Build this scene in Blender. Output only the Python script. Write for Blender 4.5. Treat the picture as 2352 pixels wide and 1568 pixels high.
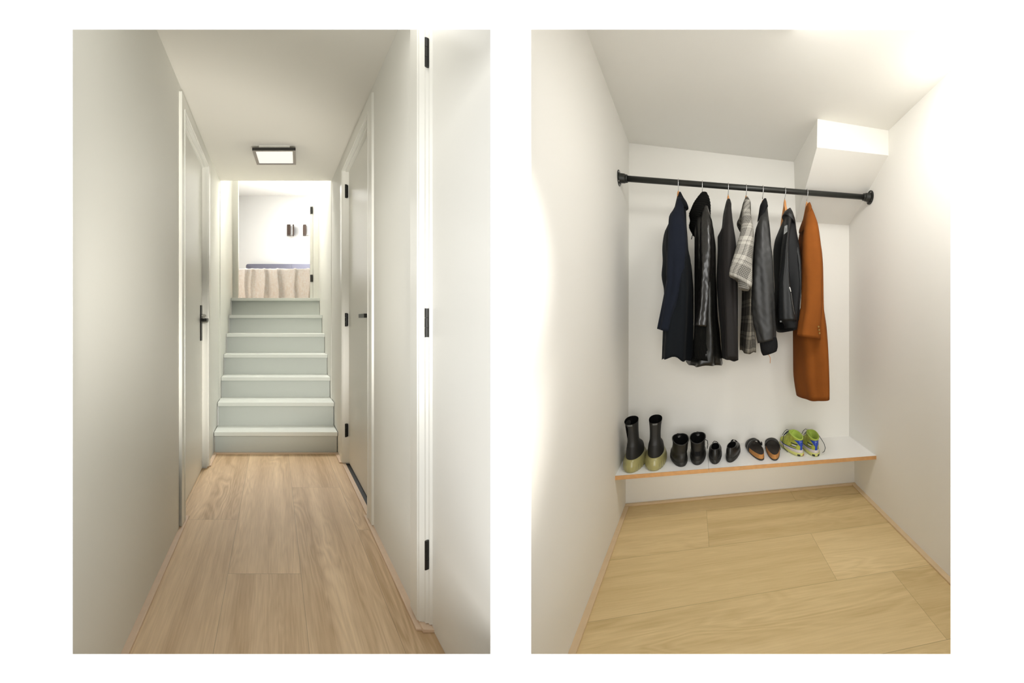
import bpy, math, random
from mathutils import Vector
import numpy as np

for o in list(bpy.data.objects): bpy.data.objects.remove(o)
SC = bpy.context.scene
COL = SC.collection
PI = math.pi

# ---------------------------------------------------------------- camera, world, lights
F, CX, CY, H = 791.0, 1760.0, 738.0, 1.15      # focal length (px), principal point (px), eye height (m)
cam = bpy.data.cameras.new('camera'); camo = bpy.data.objects.new('camera', cam); COL.objects.link(camo)
camo.location = (0, 0, H); camo.rotation_euler = (PI/2, 0, 0)
cam.sensor_width = 36; cam.sensor_fit = 'HORIZONTAL'; cam.lens = 36*F/2352
cam.shift_x = (1176-CX)/2352; cam.shift_y = (CY-784)/2352
cam.clip_start = 0.02
SC.camera = camo
W = bpy.data.worlds.new('world'); SC.world = W; W.use_nodes = True
W.node_tree.nodes['Background'].inputs[0].default_value = (1, 0.995, 0.985, 1)
# world glow shaped as fill: above, strong below to lift ceilings, some from right
_n = W.node_tree.nodes; _k = W.node_tree.links
_tc = _n.new('ShaderNodeTexCoord'); _sp = _n.new('ShaderNodeSeparateXYZ'); _k.new(_tc.outputs['Generated'], _sp.inputs[0])
WORLD_FILL, UP, DOWN, RIGHT = .81, .9, 2.1, .4
def _ramp(out, sign, amount):
    m = _n.new('ShaderNodeMath'); m.operation = 'MULTIPLY'; m.inputs[1].default_value = sign; _k.new(out, m.inputs[0])
    c = _n.new('ShaderNodeMath'); c.operation = 'MAXIMUM'; c.inputs[1].default_value = 0; _k.new(m.outputs[0], c.inputs[0])
    d = _n.new('ShaderNodeMath'); d.operation = 'MULTIPLY'; d.inputs[1].default_value = amount*WORLD_FILL; _k.new(c.outputs[0], d.inputs[0]); return d.outputs[0]
_s = None
for _q in (_ramp(_sp.outputs[2], 1, UP), _ramp(_sp.outputs[2], -1, DOWN), _ramp(_sp.outputs[0], 1, RIGHT)):
    _a = _n.new('ShaderNodeMath'); _a.operation = 'ADD'; _k.new(_q, _a.inputs[0])
    if _s is None: _a.inputs[1].default_value = .12*WORLD_FILL
    else: _k.new(_s, _a.inputs[1])
    _s = _a.outputs[0]
_k.new(_s, _n['Background'].inputs[1])
SC.view_settings.view_transform = 'Standard'; SC.view_settings.look = 'None'
SC.view_settings.exposure = 0.2; SC.view_settings.gamma = 1.0
SC.view_settings.use_curve_mapping = False
K = (630-CX)/F                                 # the corridor runs obliquely in plan: x shifts by K per metre of depth
def LX(x, y): return x + K*y

def area(name, loc, direction, sx, sy, power, color=(1, 1, 1)):
    l = bpy.data.lights.new(name, 'AREA'); l.shape = 'RECTANGLE'; l.size = sx; l.size_y = sy
    l.energy = power; l.color = color
    o = bpy.data.objects.new(name, l); COL.objects.link(o); o.location = loc
    o.rotation_euler = Vector(direction).to_track_quat('-Z', 'Y').to_euler()
    return o
# daylight from the bedroom's side window; added fill over the stairs, aimed down the corridor
area('bedroom_window_daylight', (LX(-1.9, 6.2), 6.2, 3.0), (1, 0.1, -0.1), 2.6, 1.8, 55, (1, 0.985, 0.96))
_a = area('stairwell_fill', (LX(0, 4.0), 4.0, 4.0), (-K*1.05, -1.05, -1.0), 0.8, 0.6, 86, (1, 0.985, 0.95)); _a.data.spread = math.radians(130)
GLOBE_POWER = 6.5
# added unseen spot thrown up at the corridor ceiling
_l = bpy.data.lights.new('corridor_fill_up', 'SPOT'); _l.energy = 840; _l.spot_size = math.radians(23); _l.spot_blend = 1.0; _l.shadow_soft_size = .3; _l.color = (1, .97, .91)
_o = bpy.data.objects.new('corridor_fill_up', _l); COL.objects.link(_o); _o.location = (.25, -.05, .35); _o.rotation_euler = Vector((-1.62, 1, .78)).to_track_quat('-Z', 'Y').to_euler()
# added unseen fills: bedroom from above, cloakroom from above, and from behind the camera
area('bedroom_top_fill', (LX(.3, 6.9), 6.9, 4.06), (0, 0, -1), 1.6, 1.2, 74)
area('cloakroom_top_fill', (.28, 1.16, 2.24), (.05, .3, -1), .4, .4, 10, (1, .985, .955))
area('front_fill', (.3, -2.3, 1.4), (-.05, 1, -.05), 2.2, 2, 80, (1, .99, .96))
_l = bpy.data.lights.new('stair_fill_spot', 'SPOT'); _l.energy = 1000; _l.spot_size = math.radians(15.5); _l.spot_blend = .6; _l.shadow_soft_size = .25; _l.color = (1, .97, .92)  # added unseen spot that brightens the stairs
_o = bpy.data.objects.new('stair_fill_spot', _l); COL.objects.link(_o); _o.location = (.35, -.05, 1.5); _o.rotation_euler = Vector((-1.535, 1, -.26)).to_track_quat('-Z', 'Y').to_euler()
# added fill light, out of view above the corridor's near end
area('near_corridor_fill', (LX(.25, 1.12), 1.12, 2.38), (-.55, -.35, -1), .45, .45, 1.6, (1, .98, .94))

# ---------------------------------------------------------------- geometry helpers
def P(u, v, Y): return Vector(((u-CX)/F*Y, Y, H-(v-CY)/F*Y))
def G(u, v, z=0.0):
    Y = (H-z)*F/(v-CY); return Vector(((u-CX)/F*Y, Y, z))
def XW(x, u): return abs(x)*F/abs(u-630)       # depth at which a corridor plane XL=x is met

class MB:
    def __init__(s): s.v = []; s.f = []; s.uv = []; s.m = []
    def add(s, vs, fs, uvs=None, mi=0):
        b = len(s.v); s.v += [tuple(p) for p in vs]
        for i, f in enumerate(fs):
            s.f.append(tuple(b+k for k in f)); s.m.append(mi)
            s.uv.append(uvs[i] if uvs else None)
        return s
    def box8(s, c, mi=0):
        return s.add(c, [(0,1,3,2),(4,6,7,5),(0,4,5,1),(2,3,7,6),(0,2,6,4),(1,5,7,3)], mi=mi)
    def box(s, x0, x1, y0, y1, z0, z1, mi=0):
        return s.box8([(x, y, z) for x in (x0, x1) for y in (y0, y1) for z in (z0, z1)], mi)
    def lbox(s, x0, x1, y0, y1, z0, z1, mi=0):          # in corridor plan axes
        return s.box8([(LX(x, y), y, z) for x in (x0, x1) for y in (y0, y1) for z in (z0, z1)], mi)
    def slab(s, pts, n, uvs=None):                       # polygon with thickness n (vector)
        k = len(pts); a = [Vector(p) for p in pts]; b = [p+Vector(n) for p in a]
        fs = [tuple(range(k)), tuple(range(2*k-1, k-1, -1))]+[(i, i+k, (i+1) % k+k, (i+1) % k) for i in range(k)]
        u = None
        if uvs: u = [list(uvs), list(reversed(uvs))]+[[uvs[i], uvs[i], uvs[(i+1) % k], uvs[(i+1) % k]] for i in range(k)]
        return s.add(a+b, fs, u)
    def tube(s, pts, r, n=10, cap=True, closed=False):
        pts = [Vector(p) for p in pts]; R = []; m = len(pts)
        up = None
        for i, p in enumerate(pts):
            t = (pts[(i+1) % m]-pts[i-1]) if closed else (pts[min(i+1, m-1)]-pts[max(i-1, 0)])
            t.normalize()
            if up is None: up = t.orthogonal().normalized()
            up = (up-t*up.dot(t)).normalized(); w = t.cross(up)
            rr = r[i] if isinstance(r, (list, tuple)) else r
            R.append([p+up*rr*math.cos(2*PI*k/n)+w*rr*math.sin(2*PI*k/n) for k in range(n)])
        return s.stack(R, cap, cap, closed)
    def stack(s, R, top=True, bottom=True, closed=False, topc=None, botc=None):
        n = len(R[0]); vs = [p for r in R for p in r]; fs = []; uv = []
        m = len(R); ring = lambda i: (i % m)*n
        per = []
        for r in R:
            a = [0.0]
            for k in range(n): a.append(a[-1]+(Vector(r[(k+1) % n])-Vector(r[k])).length)
            per.append(a)
        L = [0.0]
        for i in range(1, m): L.append(L[-1]+(sum((Vector(p) for p in R[i]), Vector())/n-sum((Vector(p) for p in R[i-1]), Vector())/n).length)
        for i in range(m if closed else m-1):
            j = (i+1) % m
            for k in range(n):
                fs.append((ring(i)+k, ring(i)+(k+1) % n, ring(j)+(k+1) % n, ring(j)+k))
                uv.append([(per[i][k], L[i]), (per[i][k+1], L[i]), (per[j][k+1], L[j]), (per[j][k], L[j])])
        if not closed:
            for flag, r0, c in ((top, 0, topc), (bottom, m-1, botc)):
                if flag:
                    cc = Vector(c) if c is not None else sum((Vector(p) for p in R[r0]), Vector())/n
                    vs.append(cc); q = len(vs)-1
                    for k in range(n):
                        a, b = ring(r0)+k, ring(r0)+(k+1) % n
                        fs.append((q, b, a) if r0 == 0 else (q, a, b)); uv.append([(0, L[r0])]*3)
        return s.add(vs, fs, uv)
    def build(s, name, mats, parent=None, smooth=False, bevel=0, sub=0, solid=0, origin=None):
        me = bpy.data.meshes.new(name)
        org = Vector(parent['_o']) if parent is not None and '_o' in parent else (Vector(origin) if origin is not None else Vector((0, 0, 0)))
        me.from_pydata([tuple(Vector(p)-org) for p in s.v], [], s.f); me.update()
        uvl = me.uv_layers.new(name='uv')
        for pi, pol in enumerate(me.polygons):
            pol.use_smooth = smooth
            u = s.uv[pi]
            for q, li in enumerate(pol.loop_indices):
                if u: uvl.data[li].uv = u[q]
                else:
                    c = me.vertices[me.loops[li].vertex_index].co; uvl.data[li].uv = (c.x+c.y*.3, c.z)
        if not isinstance(mats, (list, tuple)): mats = [mats]
        for m in mats: me.materials.append(m)
        for pi, pol in enumerate(me.polygons): pol.material_index = s.m[pi]
        o = bpy.data.objects.new(name, me); COL.objects.link(o)
        if parent is not None:
            o.parent = parent
            o['_o'] = tuple(org)
        elif origin is not None: o.location = origin
        if solid:
            md = o.modifiers.new('solid', 'SOLIDIFY'); md.thickness = solid; md.offset = -1
        if bevel:
            md = o.modifiers.new('bevel', 'BEVEL'); md.width = bevel; md.segments = 2; md.limit_method = 'ANGLE'
        if sub:
            md = o.modifiers.new('sub', 'SUBSURF'); md.levels = sub; md.render_levels = sub
        return o

def tag(o, label=None, cat=None, group=None, kind=None):
    if label: o['label'] = label
    if cat: o['category'] = cat
    if group: o['group'] = group
    if kind: o['kind'] = kind
    return o
def thing(name, loc, label=None, cat=None, group=None, kind=None):
    o = bpy.data.objects.new(name, None); COL.objects.link(o); o.location = loc; o.empty_display_size = .05
    o['_o'] = tuple(loc)
    return tag(o, label, cat, group, kind)

# ---------------------------------------------------------------- materials
def mat(name, color, rough=.5, metal=0, spec=.5, bump=None, var=None, sheen=0, coat=0, sss=0, emit=None):
    m = bpy.data.materials.new(name); m.use_nodes = True; nt = m.node_tree; b = nt.nodes['Principled BSDF']
    N = nt.nodes.new; Lk = nt.links.new
    c = tuple(color)+(1,)
    b.inputs['Base Color'].default_value = c; b.inputs['Roughness'].default_value = rough
    b.inputs['Metallic'].default_value = metal; b.inputs['Specular IOR Level'].default_value = spec
    b.inputs['Sheen Weight'].default_value = sheen; b.inputs['Coat Weight'].default_value = coat
    if sss:
        b.inputs['Subsurface Weight'].default_value = sss; b.inputs['Subsurface Radius'].default_value = (.02, .02, .01); b.inputs['Subsurface Scale'].default_value = .3
    if emit:
        b.inputs['Emission Color'].default_value = tuple(emit[:3])+(1,); b.inputs['Emission Strength'].default_value = emit[3]
    tc = N('ShaderNodeTexCoord')
    if var:                                             # (scale, amount)
        n = N('ShaderNodeTexNoise'); n.inputs['Scale'].default_value = var[0]; n.inputs['Detail'].default_value = 4
        Lk(tc.outputs['Object'], n.inputs['Vector'])
        mx = N('ShaderNodeMix'); mx.data_type = 'RGBA'
        mx.inputs[6].default_value = tuple(x*(1-var[1]) for x in color)+(1,)
        mx.inputs[7].default_value = tuple(min(1, x*(1+var[1])) for x in color)+(1,)
        Lk(n.outputs['Fac'], mx.inputs[0]); Lk(mx.outputs[2], b.inputs['Base Color'])
    if bump:                                            # (scale, strength, distance, stretch)
        n = N('ShaderNodeTexNoise'); n.inputs['Scale'].default_value = bump[0]; n.inputs['Detail'].default_value = 5
        mp = N('ShaderNodeMapping'); Lk(tc.outputs['Object'], mp.inputs[0])
        if len(bump) > 3: mp.inputs['Scale'].default_value = bump[3]
        Lk(mp.outputs[0], n.inputs['Vector'])
        bp = N('ShaderNodeBump'); bp.inputs['Strength'].default_value = bump[1]; bp.inputs['Distance'].default_value = bump[2]
        Lk(n.outputs['Fac'], bp.inputs['Height']); Lk(bp.outputs[0], b.inputs['Normal'])
    return m

def mnode(nt, op, a, b=None, c=None):
    n = nt.nodes.new('ShaderNodeMath'); n.operation = op
    for i, x in enumerate((a, b, c)):
        if x is None: continue
        if isinstance(x, (int, float)): n.inputs[i].default_value = x
        else: nt.links.new(x, n.inputs[i])
    return n.outputs[0]

def floor_mat(name, light, dark, lane0, lane_w, joints, L, along):
    """oak planks; UV in metres. along: 0 = planks run along V, 1 = along U"""
    m = bpy.data.materials.new(name); m.use_nodes = True; nt = m.node_tree; b = nt.nodes['Principled BSDF']
    N = nt.nodes.new; Lk = nt.links.new
    uv = N('ShaderNodeUVMap'); uv.uv_map = 'uv'; sp = N('ShaderNodeSeparateXYZ'); Lk(uv.outputs[0], sp.inputs[0])
    acr, aln = (sp.outputs[0], sp.outputs[1]) if along == 0 else (sp.outputs[1], sp.outputs[0])
    t = mnode(nt, 'DIVIDE', mnode(nt, 'SUBTRACT', acr, lane0), lane_w)
    lane = mnode(nt, 'FLOOR', t); fr = mnode(nt, 'FRACT', t)
    # joint offset by lane: piecewise via comparisons
    off = None
    for ln, jo in joints.items():
        c = mnode(nt, 'MULTIPLY', mnode(nt, 'COMPARE', lane, ln, .1), jo)
        off = c if off is None else mnode(nt, 'ADD', off, c)
    s = mnode(nt, 'DIVIDE', mnode(nt, 'SUBTRACT', aln, off), L)
    pid = mnode(nt, 'FLOOR', s); fs = mnode(nt, 'FRACT', s)
    seed = mnode(nt, 'ADD', mnode(nt, 'MULTIPLY', lane, 7.31), mnode(nt, 'MULTIPLY', pid, 3.17))
    wn = N('ShaderNodeTexWhiteNoise'); wn.noise_dimensions = '1D'; Lk(seed, wn.inputs['W'])
    # grain coordinates
    cb = N('ShaderNodeCombineXYZ'); Lk(mnode(nt, 'MULTIPLY', acr, 1.0), cb.inputs[0]); Lk(mnode(nt, 'MULTIPLY', aln, .16), cb.inputs[1]); Lk(seed, cb.inputs[2])
    big = N('ShaderNodeTexNoise'); big.inputs['Scale'].default_value = 5; big.inputs['Detail'].default_value = 3; big.inputs['Distortion'].default_value = .6; Lk(cb.outputs[0], big.inputs['Vector'])
    rings = mnode(nt, 'FRACT', mnode(nt, 'MULTIPLY', big.outputs['Fac'], 16))
    rings = mnode(nt, 'ABSOLUTE', mnode(nt, 'SUBTRACT', rings, .5))
    cb2 = N('ShaderNodeCombineXYZ'); Lk(mnode(nt, 'MULTIPLY', acr, 1.0), cb2.inputs[0]); Lk(mnode(nt, 'MULTIPLY', aln, .05), cb2.inputs[1]); Lk(seed, cb2.inputs[2])
    fine = N('ShaderNodeTexNoise'); fine.inputs['Scale'].default_value = 160; fine.inputs['Detail'].default_value = 4; Lk(cb2.outputs[0], fine.inputs['Vector'])
    med = N('ShaderNodeTexNoise'); med.inputs['Scale'].default_value = 11; med.inputs['Detail'].default_value = 3; Lk(cb2.outputs[0], med.inputs['Vector'])
    blot = N('ShaderNodeTexNoise'); blot.inputs['Scale'].default_value = 3.2; blot.inputs['Detail'].default_value = 2; Lk(cb.outputs[0], blot.inputs['Vector'])
    # ring visibility only in patches
    patch = mnode(nt, 'MULTIPLY', mnode(nt, 'SUBTRACT', blot.outputs['Fac'], .42), 4.0)
    pc = N('ShaderNodeClamp'); Lk(patch, pc.inputs[0])
    f = mnode(nt, 'MULTIPLY', mnode(nt, 'MULTIPLY', mnode(nt, 'SUBTRACT', rings, .25), 1.15), pc.outputs[0])
    f = mnode(nt, 'ADD', f, mnode(nt, 'MULTIPLY', mnode(nt, 'SUBTRACT', fine.outputs['Fac'], .5), .8))
    f = mnode(nt, 'ADD', f, mnode(nt, 'MULTIPLY', mnode(nt, 'SUBTRACT', med.outputs['Fac'], .5), 1.5))
    f = mnode(nt, 'ADD', f, mnode(nt, 'MULTIPLY', mnode(nt, 'SUBTRACT', wn.outputs['Value'], .5), .45))
    f = mnode(nt, 'ADD', f, .5)
    cl = N('ShaderNodeClamp'); Lk(f, cl.inputs[0])
    mx = N('ShaderNodeMix'); mx.data_type = 'RGBA'; mx.inputs[6].default_value = dark+(1,); mx.inputs[7].default_value = light+(1,)
    Lk(cl.outputs[0], mx.inputs[0])
    # seams
    e1 = mnode(nt, 'LESS_THAN', mnode(nt, 'MINIMUM', fr, mnode(nt, 'SUBTRACT', 1, fr)), .0013/lane_w)
    e2 = mnode(nt, 'LESS_THAN', mnode(nt, 'MINIMUM', fs, mnode(nt, 'SUBTRACT', 1, fs)), .0011/L)
    e = mnode(nt, 'MULTIPLY', mnode(nt, 'MAXIMUM', e1, e2), .5)
    m2 = N('ShaderNodeMix'); m2.data_type = 'RGBA'; m2.inputs[7].default_value = tuple(x*.45 for x in dark)+(1,)
    Lk(e, m2.inputs[0]); Lk(mx.outputs[2], m2.inputs[6]); Lk(m2.outputs[2], b.inputs['Base Color'])
    b.inputs['Roughness'].default_value = .5; b.inputs['Specular IOR Level'].default_value = .3
    bp = N('ShaderNodeBump'); bp.inputs['Strength'].default_value = .15; bp.inputs['Distance'].default_value = .002
    Lk(fine.outputs['Fac'], bp.inputs['Height']); Lk(bp.outputs[0], b.inputs['Normal'])
    return m

def plaid_mat(name, light, mid, dark, s=1.0):
    m = bpy.data.materials.new(name); m.use_nodes = True; nt = m.node_tree; b = nt.nodes['Principled BSDF']
    N = nt.nodes.new; Lk = nt.links.new
    uv = N('ShaderNodeUVMap'); uv.uv_map = 'uv'; sp = N('ShaderNodeSeparateXYZ'); Lk(uv.outputs[0], sp.inputs[0])
    def stripes(x, off):
        per = .115*s
        t = mnode(nt, 'FRACT', mnode(nt, 'DIVIDE', mnode(nt, 'ADD', x, off), per))
        zone = mnode(nt, 'GREATER_THAN', t, .45)
        fine = mnode(nt, 'GREATER_THAN', mnode(nt, 'FRACT', mnode(nt, 'MULTIPLY', t, 13)), .5)
        a = mnode(nt, 'MULTIPLY', zone, mnode(nt, 'ADD', .25, mnode(nt, 'MULTIPLY', fine, .75)))
        l1 = mnode(nt, 'COMPARE', t, .26, .02); l2 = mnode(nt, 'COMPARE', t, .33, .012)
        return mnode(nt, 'MAXIMUM', a, mnode(nt, 'MAXIMUM', mnode(nt, 'MULTIPLY', l1, .8), mnode(nt, 'MULTIPLY', l2, .6)))
    sx = stripes(sp.outputs[0], .02); sy = stripes(sp.outputs[1], .035)
    no = N('ShaderNodeTexNoise'); no.inputs['Scale'].default_value = 300; Lk(uv.outputs[0], no.inputs['Vector'])
    v = mnode(nt, 'MULTIPLY', mnode(nt, 'ADD', sx, sy), .5)
    v = mnode(nt, 'ADD', v, mnode(nt, 'MULTIPLY', mnode(nt, 'SUBTRACT', no.outputs['Fac'], .5), .9))
    r = N('ShaderNodeValToRGB'); Lk(v, r.inputs[0]); r.color_ramp.elements[0].color = light+(1,); r.color_ramp.elements[1].color = dark+(1,)
    r.color_ramp.elements[0].position = .05; r.color_ramp.elements[1].position = .95
    el = r.color_ramp.elements.new(.45); el.color = mid+(1,)
    Lk(r.outputs[0], b.inputs['Base Color']); b.inputs['Roughness'].default_value = .9; b.inputs['Specular IOR Level'].default_value = .15
    return m

def weave_mat(name, c1, c2, scale, rough=.9, bump=.4):
    m = bpy.data.materials.new(name); m.use_nodes = True; nt = m.node_tree; b = nt.nodes['Principled BSDF']
    N = nt.nodes.new; Lk = nt.links.new
    tc = N('ShaderNodeTexCoord'); mp = N('ShaderNodeMapping'); Lk(tc.outputs['Object'], mp.inputs[0])
    a = N('ShaderNodeTexNoise'); a.inputs['Scale'].default_value = scale; a.inputs['Detail'].default_value = 4
    mp.inputs['Scale'].default_value = (1, 1, 5); Lk(mp.outputs[0], a.inputs['Vector'])
    mp2 = N('ShaderNodeMapping'); mp2.inputs['Scale'].default_value = (4, 4, .7); Lk(tc.outputs['Object'], mp2.inputs[0])
    c = N('ShaderNodeTexNoise'); c.inputs['Scale'].default_value = scale; c.inputs['Detail'].default_value = 3; Lk(mp2.outputs[0], c.inputs['Vector'])
    v = mnode(nt, 'ADD', mnode(nt, 'MULTIPLY', a.outputs['Fac'], .5), mnode(nt, 'MULTIPLY', c.outputs['Fac'], .5))
    r = N('ShaderNodeValToRGB'); Lk(v, r.inputs[0]); r.color_ramp.elements[0].color = c1+(1,); r.color_ramp.elements[1].color = c2+(1,)
    r.color_ramp.elements[0].position = .38; r.color_ramp.elements[1].position = .62
    Lk(r.outputs[0], b.inputs['Base Color']); b.inputs['Roughness'].default_value = rough; b.inputs['Specular IOR Level'].default_value = .2
    bp = N('ShaderNodeBump'); bp.inputs['Strength'].default_value = bump; bp.inputs['Distance'].default_value = .004
    Lk(v, bp.inputs['Height']); Lk(bp.outputs[0], b.inputs['Normal'])
    return m

M = {}
M['front'] = mat('white_margin_paint', (.98, .98, .98), 1.0, spec=.1)
M['wall'] = mat('warm_white_paint', (.86, .852, .80), .6, spec=.25, bump=(60, .05, .002), var=(1.3, .015))
M['wallr'] = mat('cloakroom_paint', (.87, .853, .80), .7, spec=.2, bump=(60, .05, .002), var=(1.5, .015))
M['ceil'] = mat('corridor_ceiling_paint', (.85, .825, .755), .8, spec=.2)
M['ceilr'] = mat('cloakroom_ceiling_paint', (.86, .845, .79), .8, spec=.2)
M['white'] = mat('bedroom_paint', (.86, .86, .84), .8, spec=.2)
M['door'] = mat('door_lacquer', (.86, .852, .80), .38, spec=.35)
M['casing'] = mat('casing_lacquer', (.86, .855, .80), .35)
M['stair'] = mat('grey_stair_paint', (.74, .765, .72), .45)
M['riser'] = mat('shaded_riser_paint', (.56, .59, .555), .5)  # darker than the treads: shade put into the riser colour
M['black'] = mat('black_metal', (.012, .012, .011), .4, metal=.3)
M['iron'] = mat('black_iron_pipe', (.03, .031, .027), .38, metal=.4, bump=(300, .1, .0006))
M['steel'] = mat('steel', (.6, .6, .6), .25, metal=1)
M['dark'] = mat('threshold_rubber', (.02, .02, .018), .6)
M['strip'] = mat('light_oak_strip', (.76, .57, .41), .5, var=(25, .08))
M['stripr'] = mat('oak_strip', (.70, .53, .33), .5, var=(25, .08))
M['floorl'] = floor_mat('corridor_oak', (.90, .69, .45), (.54, .365, .20), -.212, .334, {-1: 2.0, 0: 1.571, 1: 2.388, 2: 1.9}, 1.75, 0)
M['floorr'] = floor_mat('cloakroom_oak', (.80, .62, .34), (.58, .425, .20), 2.128-.349*4, .349, {0: .3, 1: .9, 2: .628-1.75, 3: .083, 4: .649, 5: 0}, 1.75, 1)
M['headboard'] = weave_mat('grey_upholstery', (.15, .15, .19), (.19, .19, .24), 60)
M['sheet'] = mat('white_sheet', (.85, .85, .83), .9)
M['blanket'] = weave_mat('cream_woven_blanket', (.84, .765, .70), (.93, .915, .89), 22, bump=.5)
M['woodd'] = mat('dark_brown_wood', (.045, .026, .017), .6, var=(30, .25))
M['hangerw'] = mat('hanger_wood', (.60, .27, .09), .4, var=(20, .1))
M['board'] = mat('white_laminate', (.90, .89, .865), .35, var=(2, .01))
M['edge'] = mat('oak_board_edge', (.58, .31, .12), .55, var=(40, .2))
M['diff'] = mat('lamp_diffuser', (.85, .83, .79), .4, emit=(1, .975, .93, .42))
M['lframe'] = mat('lamp_frame_grey', (.30, .28, .26), .35, metal=.5)
M['globe'] = mat('opal_glass', (.9, .9, .9), .3, emit=(1, .975, .93, GLOBE_POWER))
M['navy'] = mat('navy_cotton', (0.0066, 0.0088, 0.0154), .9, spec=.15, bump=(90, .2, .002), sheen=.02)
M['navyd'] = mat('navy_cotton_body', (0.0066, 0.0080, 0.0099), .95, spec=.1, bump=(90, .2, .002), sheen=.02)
M['leather'] = mat('black_leather', (0.0072, 0.0066, 0.0060), .3, spec=.6, bump=(22, .55, .008, (1, 1, .6)))
M['leatherm'] = mat('black_leather_smooth', (0.0060, 0.0060, 0.0050), .38, spec=.5, bump=(10, .5, .01, (1, 1, .4)))
M['knit'] = mat('black_knit', (0.0039, 0.0039, 0.0033), .95, spec=.1)
M['brownblack'] = mat('black_brown_wool', (0.0088, 0.0069, 0.0063), .75, spec=.3, bump=(120, .2, .001), sheen=.02)
M['bomber'] = mat('charcoal_nylon', (0.0198, 0.0198, 0.0193), .5, spec=.45, bump=(9, .35, .012, (1, 1, .6)))
M['rib'] = mat('charcoal_rib', (0.0099, 0.0099, 0.0105), .9, spec=.1)
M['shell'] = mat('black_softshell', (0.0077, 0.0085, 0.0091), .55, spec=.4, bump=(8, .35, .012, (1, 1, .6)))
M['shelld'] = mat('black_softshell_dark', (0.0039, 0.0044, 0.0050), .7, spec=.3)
M['camel'] = mat('rust_brown_wool', (.215, .064, .010), .9, spec=.15, bump=(150, .3, .001), var=(14, .12))
M['gold'] = mat('gilt_button', (.35, .22, .07), .35, metal=.9)
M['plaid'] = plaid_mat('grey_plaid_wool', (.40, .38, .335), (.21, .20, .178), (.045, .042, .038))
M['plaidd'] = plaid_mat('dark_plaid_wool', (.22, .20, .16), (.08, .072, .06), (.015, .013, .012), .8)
M['labelg'] = mat('grey_patch', (.14, .145, .14), .7)
M['white2'] = mat('white_tape', (.6, .6, .58), .6)
M['boot'] = mat('matte_black_rubberised_leather', (.017, .0165, .015), .6, spec=.35, bump=(12, .25, .006))
M['bootin'] = mat('boot_lining', (.004, .004, .004), .95, spec=.05)
M['olive'] = mat('olive_rubber', (.34, .31, .13), .28, spec=.5, sss=.25, var=(25, .12))
M['blackl'] = mat('black_shoe_leather', (.012, .0115, .01), .38, spec=.5, bump=(40, .25, .003))
M['blacks'] = mat('black_rubber_sole', (.016, .015, .012), .6, var=(30, .3))
M['cork'] = mat('cork', (.44, .20, .055), .85, var=(160, .6), bump=(160, .4, .002))
M['foot'] = mat('dark_brown_footbed', (.022, .014, .008), .7, var=(14, .3))
M['toebr'] = mat('brown_suede', (.05, .022, .008), .8, var=(14, .3))
M['lime'] = mat('lime_mesh', (.40, .43, .06), .7, var=(38, .7), bump=(200, .4, .001))
M['limel'] = mat('lime_lining', (.40, .52, .09), .85)
M['blue'] = mat('blue_gloss_plastic', (.015, .055, .38), .3)
M['lilac'] = mat('pale_midsole', (.60, .54, .50), .6)
M['yel'] = mat('yellow_outsole', (.58, .58, .18), .55, var=(40, .2))
M['lace'] = mat('navy_lace', (.012, .022, .03), .8)
M['redd'] = mat('orange_rubber', (.5, .10, .03), .6)

# ================================================================= WHITE MARGIN ROUND BOTH ROOMS, BUILT AS A WALL WITH TWO OPENINGS
D = .85
def wx(u): return (u-CX)/F*D
def wz(v): return H-(v-CY)/F*D
x0, x1, x2, x3, x4, x5 = -3.0, wx(167), wx(1126.5), wx(1220), wx(2183.5), 1.6
za, zb, zc_, zd = -.6, wz(1501.5), wz(68), 3.2
b = MB(); T = .012; q = (D-T)/D                 # splayed reveals, a little narrower on the near face
def nx_(x): return x*q if x not in (x0, x5) else x
def nz_(z): return H+(z-H)*q if z not in (za, zd) else z
for (a0, a1, c0, c1) in ((x0, x1, za, zd), (x2, x3, za, zd), (x4, x5, za, zd), (x1, x2, za, zb), (x1, x2, zc_, zd), (x3, x4, za, zb), (x3, x4, zc_, zd)):
    b.box8([(X, y, z) for (X, Xn) in ((a0, nx_(a0)), (a1, nx_(a1))) for (X, y, zz) in ((Xn, D-T, 0), (X, D, 1)) for z in ((c0, c1) if zz else (nz_(c0), nz_(c1)))])
tag(b.build('wall_front', M['front']), kind='structure')

# ================================================================= CORRIDOR
WL, WR = -.528, .556
def cz(y): return 2.46+(2.514-2.46)*(y-1.547)/(3.341-1.547)     # the corridor ceiling rises a little
YC = 3.341
D1a, D1b, D2a, D2b, D3b, DT = 1.985, 2.70, 2.006, 2.773, 1.30, 2.364
b = MB()
pts = [(-.8, D), (.62, D), (.8, 1.3), (.8, 3.3), (-.8, 3.3)]
b.slab([(LX(x, y), y, 0) for x, y in pts], (0, 0, -.05), uvs=[(x, y) for x, y in pts])
tag(b.build('floor', M['floorl']), kind='structure')
b = MB()
pts = [(-.7, D), (.66, D), (.75, 1.2), (.75, YC), (-.7, YC)]
b.slab([(LX(x, y), y, cz(y)) for x, y in pts], (0, 0, .06)); 
b.lbox(-.75, .75, YC-.02, YC, cz(YC)+.003, 4.2)
tag(b.build('ceiling', M['ceil']), kind='structure')
def wall_seg(b, x, y0, y1, z0, z1, t, top=None):
    c = []
    for xx in (x, x+t):
        for y in (y0, y1):
            c += [(LX(xx, y), y, z0), (LX(xx, y), y, z1 if top is None else top(y))]
    b.box8(c)
up = lambda y: cz(y)+.05
b = MB()
wall_seg(b, WL, D, D1a, -.03, 0, -.06, up); wall_seg(b, WL, D1b, YC, -.03, 0, -.06, up); wall_seg(b, WL, D1a, D1b, DT, 0, -.06, up)
wall_seg(b, WL+.004, YC, 4.33, -.03, 4.2, -.06)
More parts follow.
